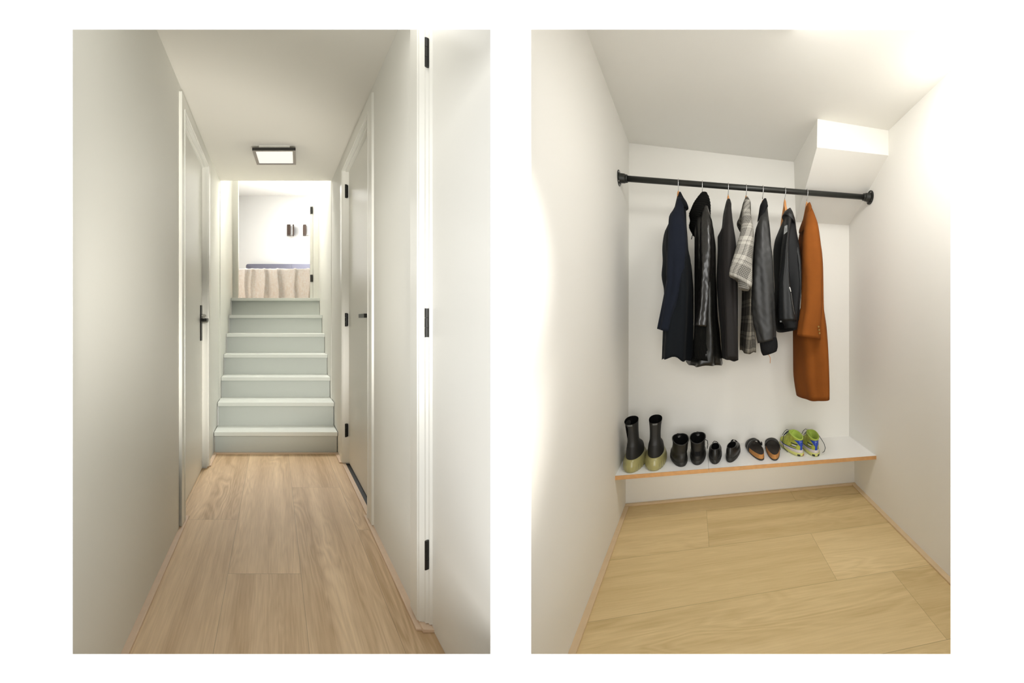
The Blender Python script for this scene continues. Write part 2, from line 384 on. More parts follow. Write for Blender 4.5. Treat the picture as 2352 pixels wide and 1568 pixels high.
b.lbox(WL-.08, WL-.07, D1a-.1, D1b+.1, -.03, 2.6)
tag(b.build('wall_left', M['wall']), kind='structure')
b = MB()
wall_seg(b, WR, D3b, D2a, -.03, 0, .06, up); wall_seg(b, WR, D2b, YC, -.03, 0, .06, up); wall_seg(b, WR, D2a, D2b, DT, 0, .06, up)
wall_seg(b, WR, D, D3b, 2.38, 0, .035, up)
wall_seg(b, WR-.004, YC, 4.33, -.03, 4.2, .06)
b.lbox(WR+.07, WR+.08, D2a-.1, D2b+.1, -.03, 2.6)
tag(b.build('wall_right', M['wall']), kind='structure')

def hinge(parent, x0, x1, y, z, t=.012, h=.107):
    xc = (x0+x1)/2; r = abs(x1-x0)/2*.72; X = LX(xc, y)
    b = MB()
    for k, (q0, q1) in enumerate(((-.5, -.18), (-.17, .17), (.18, .5))):
        b.tube([(X, y-r*.6, z+h*q0), (X, y-r*.6, z+h*q1)], r, 12)
    b.lbox(x0, x1, y-.002, y+.004, z-h*.46, z+h*.46)
    b.build('hinge', M['black'], parent)

# door in the left wall
d = thing('door_1', (LX(-.56, 2.3), 2.3, 0), kind='structure')
MB().lbox(-.575, -.563, D1a-.02, D1b+.01, .006, 2.352).build('door_leaf', M['door'], d)
b = MB()
b.lbox(WL-.01, -.512, 1.912, D1a, .012, 2.43); b.lbox(WL-.06, -.509, D1a-.018, D1a-.003, .012, DT)
b.lbox(WL-.01, -.512, D1b, D1b+.062, .012, 2.43)
b.lbox(WL-.06, -.520, D1b-.006, D1b+.004, .012, DT)
b.lbox(WL-.01, -.512, D1a, D1b, DT, 2.43); b.lbox(WL-.06, -.520, D1a, D1b, DT-.006, DT+.004); b.lbox(WL-.06, -.545, D1a, D1b, DT-.014, DT)
b.build('door_casing', M['casing'], d, bevel=.003)
hd = MB().lbox(-.563, -.555, 2.618, 2.66, 1.003, 1.274).build('handle_plate', M['black'], d, bevel=.001)
b = MB(); b.lbox(-.557, -.520, 2.603, 2.625, 1.150, 1.174); b.lbox(-.528, -.508, 2.585, 2.66, 1.150, 1.174)
b.build('door_handle', M['black'], d, bevel=.001)
MB().tube([(LX(-.556, 2.64), 2.64, 1.195), (LX(-.540, 2.64), 2.64, 1.195)], .011, 14).build('lock_cylinder', M['steel'], d)

# door in the right wall, with a gap over a dark threshold
d = thing('door_2', (LX(.59, 2.4), 2.4, 0), kind='structure')
MB().lbox(.60, .612, D2a-.02, D2b+.01, .019, 2.352).build('door_leaf', M['door'], d)
b = MB()
b.lbox(.542, WR+.01, 1.922, D2a, .012, 2.43); b.lbox(.539, WR+.06, D2a-.018, D2a-.003, .012, DT)
b.lbox(.542, WR+.01, D2b, D2b+.062, .012, 2.43); b.lbox(.550, WR+.06, D2b-.006, D2b+.004, .012, DT)
b.lbox(.542, WR+.01, D2a, D2b, DT, 2.43); b.lbox(.550, WR+.06, D2a, D2b, DT-.006, DT+.004); b.lbox(.573, WR+.06, D2a, D2b, DT-.014, DT)
b.build('door_casing', M['casing'], d, bevel=.003)
MB().lbox(.574, .64, D2a, D2b, -.001, .006).build('threshold', M['dark'], d)
MB().lbox(.545, .574, D2a, D2b, -.001, .010).build('threshold_strip', M['strip'], d)
for z in (2.193, 1.164, .278): hinge(d, .573, .592, D2b-.008, z)
b = MB(); b.lbox(.55, .569, 2.114, 2.247, 1.173, 1.1986); b.lbox(.566, .602, 2.119, 2.137, 1.176, 1.196)
b.build('door_handle', M['black'], d, bevel=.0012)

# near door on the right: only its hinge side and leaf are in view
d = thing('door_3', (LX(.59, 1.1), 1.1, 0), kind='structure')
b = MB(); b.lbox(.590, .602, D+.012, D3b, .004, 2.352)
b.build('door_leaf', M['door'], d)
b = MB()
b.lbox(.540, WR+.01, D3b+.004, D3b+.07, .018, 2.45); b.lbox(.545, .61, D3b-.002, D3b+.006, .018, 2.45)
b.lbox(.566, .61, D3b-.010, D3b, .018, 2.45); b.lbox(.578, .61, D3b-.016, D3b-.008, .018, 2.45)
b.build('door_casing', M['casing'], d, bevel=.0025)
MB().lbox(.548, .592, D3b-.03, D3b+.02, .0, .016).build('threshold_strip', M['strip'], d, bevel=.004)
for z in (2.152, 1.145, .280): hinge(d, .566, .583, D3b-.012, z)

# skirting strips
def strip(name, x0, x1, y0, y1, h=.009):
    o = MB().lbox(x0, x1, y0, y1, -.001, h).build(name, M['strip'], bevel=.003); return tag(o, kind='structure')
strip('baseboard_left', WL-.01, -.500, D, 2.03); strip('baseboard_left', WL-.01, -.500, D1b+.03, 3.0)
strip('baseboard_right', .5275, WR+.01, D3b-.02, 2.035); strip('baseboard_right', .5275, WR+.01, D2b+.02, 3.0)
strip('baseboard_back', WL, WR, 2.985, 3.012, .008)

# stairs
SY = [2.99, 3.169, 3.382, 3.558, 3.741, 3.949, 4.157]; SZ = [.19, .405, .603, .810, 1.0176, 1.225, 1.434]
st = thing('staircase', (LX(0, 3.0), 3.0, 0), 'grey painted staircase of seven steps climbing from the oak corridor floor to the bedroom', 'stairs')
e = .006
for i, (y, z) in enumerate(zip(SY, SZ)):
    y2 = SY[i+1]+.04 if i < 6 else 4.34
    MB().lbox(WL+e, WR-e, y, y2, z-.036, z).build('tread', M['stair'], st, bevel=.003)
    z0 = 0 if i == 0 else SZ[i-1]-.002
    MB().lbox(WL+e+.003, WR-e-.003, y+.024, y+.045, z0, z-.034).build('riser', M['riser'], st)
# bedroom beyond
FZ = 1.434
b = MB(); pts = [(-2.0, 4.33), (2.0, 4.33), (2.0, 8.2), (-2.0, 8.2)]
b.slab([(LX(x, y), y, FZ) for x, y in pts], (0, 0, -.05), uvs=pts)
tag(b.build('floor', M['floorl']), kind='structure')
b = MB(); b.lbox(-2.0, 2.0, 8.05, 8.1, FZ, 4.2); tag(b.build('wall_back', M['white']), kind='structure')
b = MB(); b.lbox(-2.0, 2.0, 4.3, 8.1, 4.085, 4.14); b.lbox(-.7, .7, 3.3, 4.4, 4.15, 4.2)
tag(b.build('ceiling', M['white']), kind='structure')
b = MB(); b.lbox(-2.05, -2.0, 4.3, 8.1, FZ, 4.2); tag(b.build('wall_left', M['white']), kind='structure')
b = MB(); b.lbox(2.0, 2.05, 4.3, 8.1, FZ, 4.2); tag(b.build('wall_right', M['white']), kind='structure')
b = MB(); b.lbox(-2.0, -.53, 4.36, 4.42, FZ-.1, 4.2); b.lbox(.56, 2.0, 4.36, 4.42, FZ-.1, 4.2); b.lbox(-.6, .6, 4.36, 4.42, 3.8, 4.2)
tag(b.build('wall_front', M['white']), kind='structure')
# window in the bedroom's side wall, the source of its daylight
d = thing('window_1', (LX(-1.99, 6.2), 6.2, 2.1), kind='structure')
b = MB()
for (y0, y1, z0, z1) in ((4.9, 4.96, 2.1, 3.9), (7.44, 7.5, 2.1, 3.9), (6.17, 6.23, 2.1, 3.9), (4.9, 7.5, 2.04, 2.1), (4.9, 7.5, 3.9, 3.96)): b.lbox(-2.0, -1.96, y0, y1, z0, z1)
b.build('window_frame', M['casing'], d)
d = thing('door_4', (LX(.5, 4.35), 4.35, FZ), kind='structure')
b = MB(); b.lbox(-.532, -.454, 4.33, 4.42, FZ, 3.8); b.lbox(.487, .56, 4.33, 4.42, FZ, 3.8); b.lbox(-.532, .56, 4.33, 4.42, 3.75, 3.82)
b.build('door_casing', M['casing'], d, bevel=.004)
b = MB(); b.box8([(LX(x, y), y, z) for x, y in ((.449, 4.335), (.56, 5.17), (.485, 4.33), (.597, 5.165)) for z in (FZ+.01, 3.74)])
b.build('door_leaf', M['casing'], d)
for z in (2.546, 1.692): MB().lbox(.451, .482, 4.322, 4.334, z-.044, z+.044).build('hinge', M['black'], d)

# bed, blanket, wall lamps
bd = thing('bed', (LX(.2, 6.7), 6.7, FZ), 'wide bed with low grey upholstered headboard against the white bedroom wall', 'bed')
def rbox(b, x0, x1, y0, y1, z0, z1, r=.04, n=5):
    R = []
    for y in (y0, y0+r*.3, (y0+y1)/2, y1-r*.3, y1):
        ins = r*.3 if y in (y0, y1) else 0
        ring = []
        for cx, cz2, a0 in ((x1-r, z1-r, 0), (x0+r, z1-r, 90), (x0+r, z0+r, 180), (x1-r, z0+r, 270)):
            for k in range(n+1):
                a = math.radians(a0+90*k/n); ring.append((LX(cx+(r-ins)*math.cos(a), y), y, cz2+(r-ins)*math.sin(a)))
        R.append(ring)
    b.stack(R)
b = MB(); rbox(b, -.649, 1.1, 7.88, 7.98, FZ+.1, 2.468, .05); hb = b.build('headboard', M['headboard'], bd, smooth=True)
MB().lbox(.394, .399, 7.877, 7.883, FZ+.15, 2.46).build('seam', M['headboard'], hb)
b = MB(); rbox(b, -.56, 1.05, 5.53, 7.87, FZ+.22, FZ+.52, .06); b.build('mattress', M['sheet'], bd, smooth=True)
b = MB(); b.lbox(-.55, 1.04, 5.56, 7.87, FZ+.06, FZ+.24); b.build('bed_frame', M['headboard'], bd, bevel=.01)
for x in (-.5, .98):
    for y in (5.62, 7.8): MB().lbox(x-.03, x+.03, y-.03, y+.03, FZ, FZ+.07).build('leg', M['black'], bd)
rnd = random.Random(4)
nx, nt_ = 150, 46
puck = [(-.46, .02), (-.37, .012), (-.27, .008), (-.16, .018), (-.06, .006), (.06, .018), (.32, .018), (.545, .016), (.75, .015), (.95, .015)]
vs, fs, uvs = [], [], []
for j in range(nt_+1):
    t = j/nt_*1.2
    for i in range(nx+1):
        x = -.568+i/nx*1.62
        w = sum(a*math.exp(-((x-c-.012*math.sin(t*7+c*9))/.022)**2) for c, a in puck)
        wav = .012*math.sin(x*9+1.3)*min(1, t)+.006*math.sin(x*31+t*4)
        if t < .62:   # hanging front, from the hem upwards
            y = 5.47-.025*(1-t/.62)-wav*1.6-w*2.2; z = FZ+.02+t/.62*.52
        elif t < .70:
            a = (t-.62)/.08*PI/2; y = 5.47-wav*.6+.02*(a/(PI/2))+.04*(1-math.cos(a))-w*2.2*(1-a/(PI/2)); z = FZ+.54+.02*math.sin(a)+w*.5*math.sin(a)
        else:
            y = 5.53-wav*.3+(t-.70)*1.5; z = FZ+.56+w*.5+.006*math.sin(x*14)
        vs.append((LX(x, y), y, z))
for j in range(nt_):
    for i in range(nx):
        a = j*(nx+1)+i; fs.append((a, a+1, a+nx+2, a+nx+1))
b = MB(); b.add(vs, fs)
tag(b.build('blanket', M['blanket'], smooth=True, solid=.008), 'cream woven throw with puckered seams hanging over the foot of the bed', 'blanket')
for (xa, xb, xc, xd, lb) in ((.293, .373, .424, .454, 'brown wooden sided wall lamp above the headboard, the left of the pair'), (.666, .736, .85, .88, 'brown wooden sided wall lamp beside the open bedroom door, the right of the pair')):
    t = thing('wall_lamp', (LX((xa+xd)/2, 8.0), 8.0, 3.26), lb, 'lamp', 'wooden wall lamps over the bed')
    MB().lbox(xa, xb, 7.93, 8.05, 3.144, 3.384).build('side_panel', M['woodd'], t, bevel=.002)
    MB().lbox(xc, xd, 7.93, 8.05, 3.144, 3.384).build('side_panel', M['woodd'], t, bevel=.002)
    MB().lbox(xb, xc, 7.97, 8.05, 3.164, 3.364).build('lamp_body', M['white'], t)

# square ceiling lamp of the corridor
def lamp_pts(z, ins=0, far=0):
    return None
nl, nr = P(579.3, 346, 2.60), P(678.9, 344.9, 2.60)
zb_ = (nl.z+nr.z)/2
Yf = (zb_-H)*F/(CY-378.5)
fl, fr_ = P(590, 378.5, Yf), P(679.8, 378.5, Yf)
c0 = [Vector((nl.x, 2.60, zb_)), Vector((nr.x, 2.60, zb_)), Vector((fr_.x, Yf, zb_)), Vector((fl.x, Yf, zb_))]
lc = sum(c0, Vector())/4
lt = thing('ceiling_lamp', (lc.x, lc.y, cz(lc.y)), 'square black framed ceiling lamp with a frosted white panel above the corridor', 'lamp')
def inset(pts, fct, z): return [Vector((lc.x+(p.x-lc.x)*fct, lc.y+(p.y-lc.y)*fct, z)) for p in pts]
b = MB()
A = inset(c0, 1, zb_); B = inset(c0, .86, zb_); A2 = inset(c0, 1, zb_+.022); B2 = inset(c0, .86, zb_+.022)
b.add(A+B+A2+B2, [(i, (i+1) % 4, 4+(i+1) % 4, 4+i) for i in range(4)], mi=1)
b.add(A+B+A2+B2, [(i, 8+i, 8+(i+1) % 4, (i+1) % 4) for i in range(4)]+[(4+i, 4+(i+1) % 4, 12+(i+1) % 4, 12+i) for i in range(4)]+[(8+i, 12+i, 12+(i+1) % 4, 8+(i+1) % 4) for i in range(4)])
b.slab(inset(c0, .99, zb_+.018), (0, 0, .004)); b.build('frame', [M['black'], M['lframe']], lt)
b = MB(); b.slab(inset(c0, .87, zb_+.004), (0, 0, .01)); b.build('diffuser', M['diff'], lt)
b = MB(); q = inset(c0, .72, zb_+.02); b.slab(q, (0, 0, cz(lc.y)-zb_-.02)); b.build('mount', M['casing'], lt)

# ================================================================= CLOAKROOM
PHI = -.211; EL = Vector((math.cos(PHI), -math.sin(PHI), 0)); ED = Vector((math.sin(PHI), math.cos(PHI), 0))
def xl(y): return -.683-.205*(y-1.192)
def xr(y): return .820-.217*(y-1.547)
def yb(x): return 2.242+.1886*(x+.8985)
def zcl(x): return 2.312-.042*(x+.8985)/1.62
YL, YR = 2.242, 2.526
def ruv(x, y): return (x*EL.x+y*EL.y, x*ED.x+y*ED.y)
b = MB(); pts = [(xl(D)-.02, D), (xr(D)+.1, D), (xr(2.7)+.1, 2.7), (xl(2.4)-.03, 2.4)]
b.slab([(x, y, 0) for x, y in pts], (0, 0, -.05), uvs=[ruv(x, y) for x, y in pts])
tag(b.build('floor', M['floorr']), kind='structure')
b = MB(); pts = [(xl(D)-.01, D), (xr(D)+.1, D), (xr(2.7)+.1, 2.7), (xl(2.4)-.03, 2.4)]
b.slab([(x, y, zcl(x)) for x, y in pts], (0, 0, .05)); tag(b.build('ceiling', M['ceilr']), kind='structure')
b = MB(); b.slab([(xl(D), D, -.02), (xl(2.35), 2.35, -.02), (xl(2.35)+.004, 2.35, 2.36), (xl(D)+.004, D, 2.36)], (-.012, 0, 0))
tag(b.build('wall_left', M['wallr']), kind='structure')
b = MB(); b.slab([(xr(D), D, -.02), (xr(2.7), 2.7, -.02), (xr(2.7), 2.7, 2.36), (xr(D), D, 2.36)], (.06, 0, 0))
tag(b.build('wall_right', M['wallr']), kind='structure')
b = MB(); b.slab([(-1.0, yb(-1.0), -.02), (.75, yb(.75), -.02), (.75, yb(.75), 2.36), (-1.0, yb(-1.0), 2.36)], (0, .05, 0))
tag(b.build('wall_back', M['wallr']), kind='structure')
# sloping soffit of the flight of stairs overhead
s_tl, s_tr = P(1878, 275, 1.925), P(2042, 300, 2.0226); s_bl, s_br = P(1876.5, 338, 1.925), P(2042, 357, 2.0226)
s_kl, s_kr = P(1827, 514, yb(.205)), P(1953, 522, 2.526)
n = Vector((0, 0, .07)); ex = EL*.05
b = MB()
tl, tr = s_tl+n, s_tr+n+ex
vs = [tl, tr, s_br+ex, s_bl, s_kl+Vector((-.0, .03, 0)), s_kr+ex+Vector((0, .03, 0)), P(1820, 372, 2.455)+Vector((0, .03, .07)), s_kr+ex+Vector((0, .03, .5))]
b.add(vs, [(0, 1, 2, 3), (3, 2, 5, 4), (0, 3, 4, 6), (1, 7, 5, 2), (0, 6, 7, 1), (6, 4, 5, 7)])
tag(b.build('ceiling_soffit', M['wallr']), kind='structure')
# skirting strips
def rstrip(name, p0, p1, n_, h=.010):
    a = Vector((*p0, -.001)); c = Vector((*p1, -.001)); n_ = Vector((*n_, 0))
    b = MB(); b.slab([a, c, c+n_, a+n_], (0, 0, h+.001)); return tag(b.build(name, M['stripr'], bevel=.003), kind='structure')
RB = [G(1436, 1160), G(1969, 1110)]
rstrip('baseboard_left', (xl(D)-.003, D), (xl(2.14)-.003, 2.13), (.030, 0))
rstrip('baseboard_right', (xr(D)+.003, D), (xr(2.45)+.003, 2.44), (-.030, 0))
rstrip('baseboard_back', (RB[0].x, RB[0].y), (RB[1].x, RB[1].y), (.004, -.022), .012)

# shoe shelf
SZH = .31
f0, f1 = G(1416, 1093, SZH), G(2011.5, 1046.5, SZH)
f0 = Vector((xl(f0.y), f0.y, SZH)); f1 = Vector((xr(f1.y), f1.y, SZH))
k0, k1 = Vector((xl(yb(-.893)), yb(-.893), SZH)), Vector((xr(yb(.61)), yb(.61), SZH))
sh = thing('shoe_shelf', ((f0.x+f1.x)/2, (f0.y+f1.y)/2+.1, 0), 'low white shoe shelf with raw oak front edge across the cloakroom niche', 'shelf')
ts = (1628-1416)/(2011.5-1416)
Xj = (1628-CX)/F
# joint between the two boards: point on the front edge seen at u=1628
t_ = 0.36
for _ in range(30):
    p = f0.lerp(f1, t_); t_ += (1628-(CX+F*p.x/p.y))/595*.7
fm = f0.lerp(f1, t_); km = k0.lerp(k1, t_)
for a, c, d_, e_ in ((f0, fm, km, k0), (fm+EL*.0015, f1, k1, km+EL*.0015)):
    b = MB(); b.slab([a+ED*.003, c+ED*.003, d_, e_], (0, 0, -.022)); b.build('board', M['board'], sh)
    b = MB(); b.slab([a, c, c+ED*.0035, a+ED*.0035], (0, 0, -.022)); o = b.build('edge_band', M['edge'], sh); o['label'] = 'raw oak coloured edge'
b = MB(); b.slab([(RB[0].x-.004, RB[0].y+.002, 0), (RB[1].x+.004, RB[1].y+.002, 0), (RB[1].x+.004, RB[1].y+.002, SZH-.022), (RB[0].x-.004, RB[0].y+.002, SZH-.022)], (0, .016, 0))
b.build('front_panel', M['wallr'], sh)

# round wall lamp on the right wall
ly = 1.44; lx = xr(ly); lz = 2.035
t = thing('wall_lamp', (lx, ly, lz), 'round white glowing wall lamp high on the right cloakroom wall', 'lamp')
b = MB(); R = []
for k in range(13):
    a = k/12*PI/2; rr = .112*math.cos(a)+.0001; dx = -.075*math.sin(a)-.014
    R.append([(lx+dx, ly+rr*math.cos(q), lz+rr*math.sin(q)) for q in [2*PI*i/36 for i in range(36)]])
b.stack(R); b.build('globe', M['globe'], t, smooth=True)
b = MB(); b.tube([(lx-.001, ly, lz), (lx-.016, ly, lz)], .118, 36); b.build('base', M['casing'], t)

# clothes rail
ra, rb_ = Vector((xl(1.95), 1.95, 1.962)), Vector((xr(2.225), 2.225, 1.950))
rd = (rb_-ra).normalized(); RR = .0172
t = thing('clothes_rail', tuple((ra+rb_)/2), 'black iron pipe clothes rail fixed between the cloakroom side walls by round flanges', 'rail')
b = MB(); b.tube([ra, rb_], RR, 24); b.build('pipe', M['iron'], t, smooth=True)
for p, s in ((ra, 1), (rb_, -1)):
    dd = rd*s
    nrm = Vector((1, .205, 0)).normalized() if s > 0 else Vector((-1, -.217, 0)).normalized()
    b = MB(); b.tube([p+nrm*.001, p+nrm*.007, p+nrm*.0075], [.044, .044, .042], 30)
    fl_ = b.build('flange', M['iron'], t, smooth=False)
    b = MB(); b.tube([p+nrm*.006, p+dd*.012, p+dd*.034, p+dd*.042, p+dd*.0421, p+dd*.050], [.031, .0275, .0265, .0225, .0235, .022], 24); b.build('socket', M['iron'], t, smooth=True)
    w = nrm.cross(Vector((0, 0, 1))).normalized()
    for k in range(4):
        a = PI/4+k*PI/2; q = p+w*.035*math.cos(a)+Vector((0, 0, .035*math.sin(a)))
        MB().tube([q+nrm*.006, q+nrm*.011], .0045, 10).build('screw', M['steel'], fl_)

def rail_at(u):
    t = .5
    for _ in range(40):
        p = ra.lerp(rb_, t); t += (u-(CX+F*p.x/p.y))/600
    return ra.lerp(rb_, t)

# ---------------------------------------------------------------- hangers
def hanger(u, tipv, label, arms=.1, drop=.17):
    c = rail_at(u); t = thing('coat_hanger', tuple(c), label, 'hanger', 'wooden coat hangers on the rail')
    perp = Vector((ED.x, ED.y, 0)); r = RR+.003
    zt = P(u, tipv, c.y).z
    pts = []
    for k in range(15):
        a = math.radians(-35+k*(215/14)); pts.append(c+perp*r*math.cos(a)*1.05+Vector((0, 0, r*math.sin(a)+.0005)))
    e0 = pts[-1]
    pts += [e0+Vector((0, 0, -.012))-perp*.001, c-perp*.014+Vector((0, 0, -.032)), c-perp*.003+Vector((0, 0, -.045)), Vector((c.x, c.y, min(zt+.004, c.z-.052)))]
    b = MB(); b.tube(pts, .0021, 8); b.build('hook', M['steel'], t, smooth=True)
    R = []; N = 28
    for k in range(N+1):
        s = -1+2*k/N; y = s*arms; dz = -.018-drop*abs(s)**1.15
        hh = .012+.016*max(0, 1-abs(s)*6)
        top = zt+dz+ (.018 if abs(s) < .09 else 0)
        ctr = Vector((c.x, c.y, top-hh))+perp*y
        th = .0065+.006*abs(s)
        R.append([ctr+EL*th*math.cos(q)+Vector((0, 0, hh*math.sin(q))) for q in [2*PI*i/12 for i in range(12)]])
    b = MB(); b.stack(R); b.build('shoulder_bar', M['hangerw'], t, smooth=True)
    return c, t

# ---------------------------------------------------------------- garments: lofts of horizontal rings
def smooth_rings(keys, n):
    """keys: rows (ul, ur, v, dY, hy, tilt); Catmull-Rom resampled"""
    Kx = np.array(keys, float); m = len(Kx); d = np.maximum(1, np.abs(np.diff(Kx[:, 2]))); s = np.concatenate([[0], np.cumsum(d)])
    q = np.linspace(0, s[-1], n); out = np.zeros((n, Kx.shape[1]))
    tang = np.zeros_like(Kx)
    for i in range(m):
        if i == 0: tang[i] = (Kx[1]-Kx[0])/d[0]
        elif i == m-1: tang[i] = (Kx[-1]-Kx[-2])/d[-1]
        else:
            a, c = (Kx[i]-Kx[i-1])/d[i-1], (Kx[i+1]-Kx[i])/d[i]
            tang[i] = np.where(a*c > 0, 2*a*c/(a+c+1e-9*np.sign(a+c+1e-12)), 0)
    for j, x in enumerate(q):
        i = min(m-2, max(0, int(np.searchsorted(s, x))-1)); h = s[i+1]-s[i]; u = (x-s[i])/h
        out[j] = (2*u**3-3*u**2+1)*Kx[i]+(u**3-2*u**2+u)*h*tang[i]+(-2*u**3+3*u**2)*Kx[i+1]+(u**3-u**2)*h*tang[i+1]
    return out
def loft(keys, Y0, n=44, N=56, folds=(), ex=2.3, seed=0, hem=0, rib=0, wr=0):
    """rings at depth Y0+dY; each ring's outline spans ul..ur as seen from the doorway"""
    rows = smooth_rings(keys, n); R = []; rn = random.Random(seed)
    ph = [rn.uniform(0, 6.28) for _ in range(12)]
    for j, (ul, ur, v, dY, hy, tilt) in enumerate(rows):
        t = j/(n-1); Y = Y0+dY; z = H-(v-CY)/F*(Y-hy*.9)
        q = [2*PI*k/N for k in range(N)]
        pq = []
        for k, a in enumerate(q):
            ca, sa = math.cos(a), math.sin(a)
            p = math.copysign(abs(ca)**(2/ex), ca); s = math.copysign(abs(sa)**(2/ex), sa)
            g = 1.0
            for (fn, fa, fs) in folds: g += fa*math.sin(fn*a+ph[fn % 12]+fs*t*6)*min(1, .25+t*1.3)
            if rib: g += rib*math.sin(26*a)
            if wr: g += wr*(math.sin(5*a+t*37+ph[1])*math.sin(t*61+ph[2]+a)+.6*math.sin(9*a-t*83+ph[3]))
            pq.append((p*g, s*g))
        cx = ((ul+ur)/2-CX)/F*Y; hx = (ur-ul)/2/F*Y
        for _ in range(8):
            us = []
            for p, s in pq:
                w = Vector((cx, Y, 0))+EL*hx*p+ED*hy*s
                us.append(CX+F*w.x/w.y)
            a, c = min(us), max(us)
            hx = max(.004, hx*(1+.85*((ur-ul)/(c-a)-1))); cx += (((ul+ur)/2)-(a+c)/2)/F*Y
        ring = []
        for k, (p, s) in enumerate(pq):
            w = Vector((cx, Y, z))+EL*hx*p+ED*hy*s
            w.z -= tilt*p/F*Y
            if hem and t > .8: w.z += hem*(t-.8)*5*(math.sin(3*q[k]+ph[5])+.5*math.sin(7*q[k]+ph[6]))
            ring.append(w)
        R.append(ring)
    return R
def cloth(name, mat_, R, parent, raise_=.03, label=None, top=True):
    b = MB(); c = sum(R[-1], Vector())/len(R[-1])+Vector((0, 0, raise_)); c2 = sum(R[0], Vector())/len(R[0])+Vector((0, 0, .002))
    b.stack(R, top, True, botc=c, topc=c2); o = b.build(name, mat_, parent, smooth=True)
    if label: o['label'] = label
    return o
def ribbon(name, mat_, pts, w, parent, t=.002, label=None):
    """flat strip through world points, widths along EL-ish horizontal"""
    b = MB(); b.tube(pts, w, 8); o = b.build(name, mat_, parent, smooth=True)
    if label: o['label'] = label
    return o

# ---- 1 navy jacket
c, _ = hanger(1558, 437, 'wooden coat hanger holding the navy jacket nearest the left wall')
g = thing('jacket', tuple(c), 'navy blue cotton jacket, leftmost of the coats on the rail', 'jacket', 'coats on the clothes rail')
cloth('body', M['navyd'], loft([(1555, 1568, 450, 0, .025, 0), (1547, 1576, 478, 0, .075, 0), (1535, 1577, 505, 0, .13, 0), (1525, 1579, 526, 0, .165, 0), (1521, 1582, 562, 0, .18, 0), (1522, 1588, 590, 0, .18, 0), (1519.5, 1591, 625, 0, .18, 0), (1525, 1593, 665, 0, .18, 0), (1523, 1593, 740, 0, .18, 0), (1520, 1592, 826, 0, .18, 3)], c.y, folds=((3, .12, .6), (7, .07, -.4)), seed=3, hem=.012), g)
cloth('sleeve', M['navy'], loft([(1557, 1569, 452, -.05, .02, 0), (1548, 1571, 476, -.08, .035, 0), (1537, 1573, 493, -.11, .05, 0), (1535, 1576, 515, -.13, .055, 0), (1534, 1579, 553, -.14, .055, 0), (1532.5, 1578, 590, -.15, .055, 0), (1531.5, 1576.5, 632, -.15, .055, 0), (1526, 1571, 668, -.15, .052, 0), (1520, 1561, 700, -.16, .05, 0), (1514, 1550, 732, -.16, .048, 2), (1509, 1546, 760, -.165, .045, 4.5)], c.y, folds=((4, .09, .8), (7, .05, -1)), seed=7, wr=.02), g, .04)
cloth('collar', M['navyd'], loft([(1560, 1564, 440, -.02, .01, 0), (1557, 1571, 449, -.025, .03, 2), (1555, 1578, 457, -.03, .045, 3), (1553, 1581.5, 466, -.03, .055, 4), (1552, 1577, 474, -.03, .05, 0), (1551, 1570, 480, -.02, .04, -4)], c.y, n=18, seed=2, ex=2), g, .012)
# ---- 2 black leather jacket with knitted hood
c, _ = hanger(1613, 440, 'hanger whose hook stands above the knitted hood of the leather jacket')
g = thing('jacket', tuple(c), 'black leather jacket with chunky knitted hood, second coat from the left', 'jacket', 'coats on the clothes rail')
cloth('body', M['leatherm'], loft([(1606, 1624, 458, 0, .03, 0), (1597, 1634, 500, .0, .12, 0), (1595, 1641, 530, 0, .17, 0), (1595, 1644, 560, 0, .18, 0), (1595, 1644, 614, 0, .18, 0), (1595, 1646, 652, 0, .18, 0), (1595, 1648, 716, 0, .18, 0), (1594, 1653, 763, 0, .18, 0), (1590, 1657, 811, 0, .18, 0), (1575, 1660, 841, 0, .18, 1)], c.y, folds=((4, .10, .6), (9, .05, -.6)), seed=5, wr=.015, hem=.005), g)
cloth('sleeve', M['leather'], loft([(1613, 1624, 458, -.05, .02, 0), (1612, 1628, 478, -.09, .035, 0), (1609, 1636, 505, -.12, .05, 0), (1606, 1641, 545, -.14, .055, 0), (1606, 1641, 590, -.15, .055, 0), (1605, 1636, 636, -.15, .055, 0), (1604, 1630, 690, -.16, .05, 0), (1600, 1626, 720, -.16, .048, 0), (1596, 1623.5, 749, -.165, .045, 1)], c.y, folds=((4, .05, .8), (6, .05, -1)), seed=9, wr=.02, n=70), g, .03)
cloth('cuff', M['knit'], loft([(1597, 1623, 745, -.16, .035, 0), (1596, 1625, 775, -.16, .035, 0), (1595, 1630, 800, -.16, .035, 0), (1595, 1636, 828, -.16, .032, 3)], c.y, n=14, N=110, rib=.05, seed=1), g, .03, 'ribbed black knit cuff')
def knit_hood():
    R = loft([(1611, 1624, 440, -.02, .02, 0), (1603, 1629, 447, -.03, .05, 0), (1593, 1632, 462, -.04, .075, 2), (1587, 1632, 478, -.04, .085, 4), (1583, 1630, 492, -.03, .085, 6), (1585, 1620, 508, 0, .08, 8), (1582.5, 1608, 522, .03, .07, 8), (1590, 1602, 538, .05, .04, 4)], c.y, n=90, N=60, seed=4, ex=2.1)
    out = []
    for j, r in enumerate(R):
        cc = sum(r, Vector())/len(r)
        out.append([cc+(p-cc)*(1+.035*math.sin(j*1.35+1.5*math.cos(2*PI*k/60))) for k, p in enumerate(r)])
    return out
cloth('hood', M['knit'], knit_hood(), g, .01, 'chunky ribbed black knit hood')
ribbon('drawstring', M['knit'], [P(1592, 535, c.y-.02), P(1590, 542, c.y-.02), P(1588, 549.5, c.y-.02)], .0022, g)
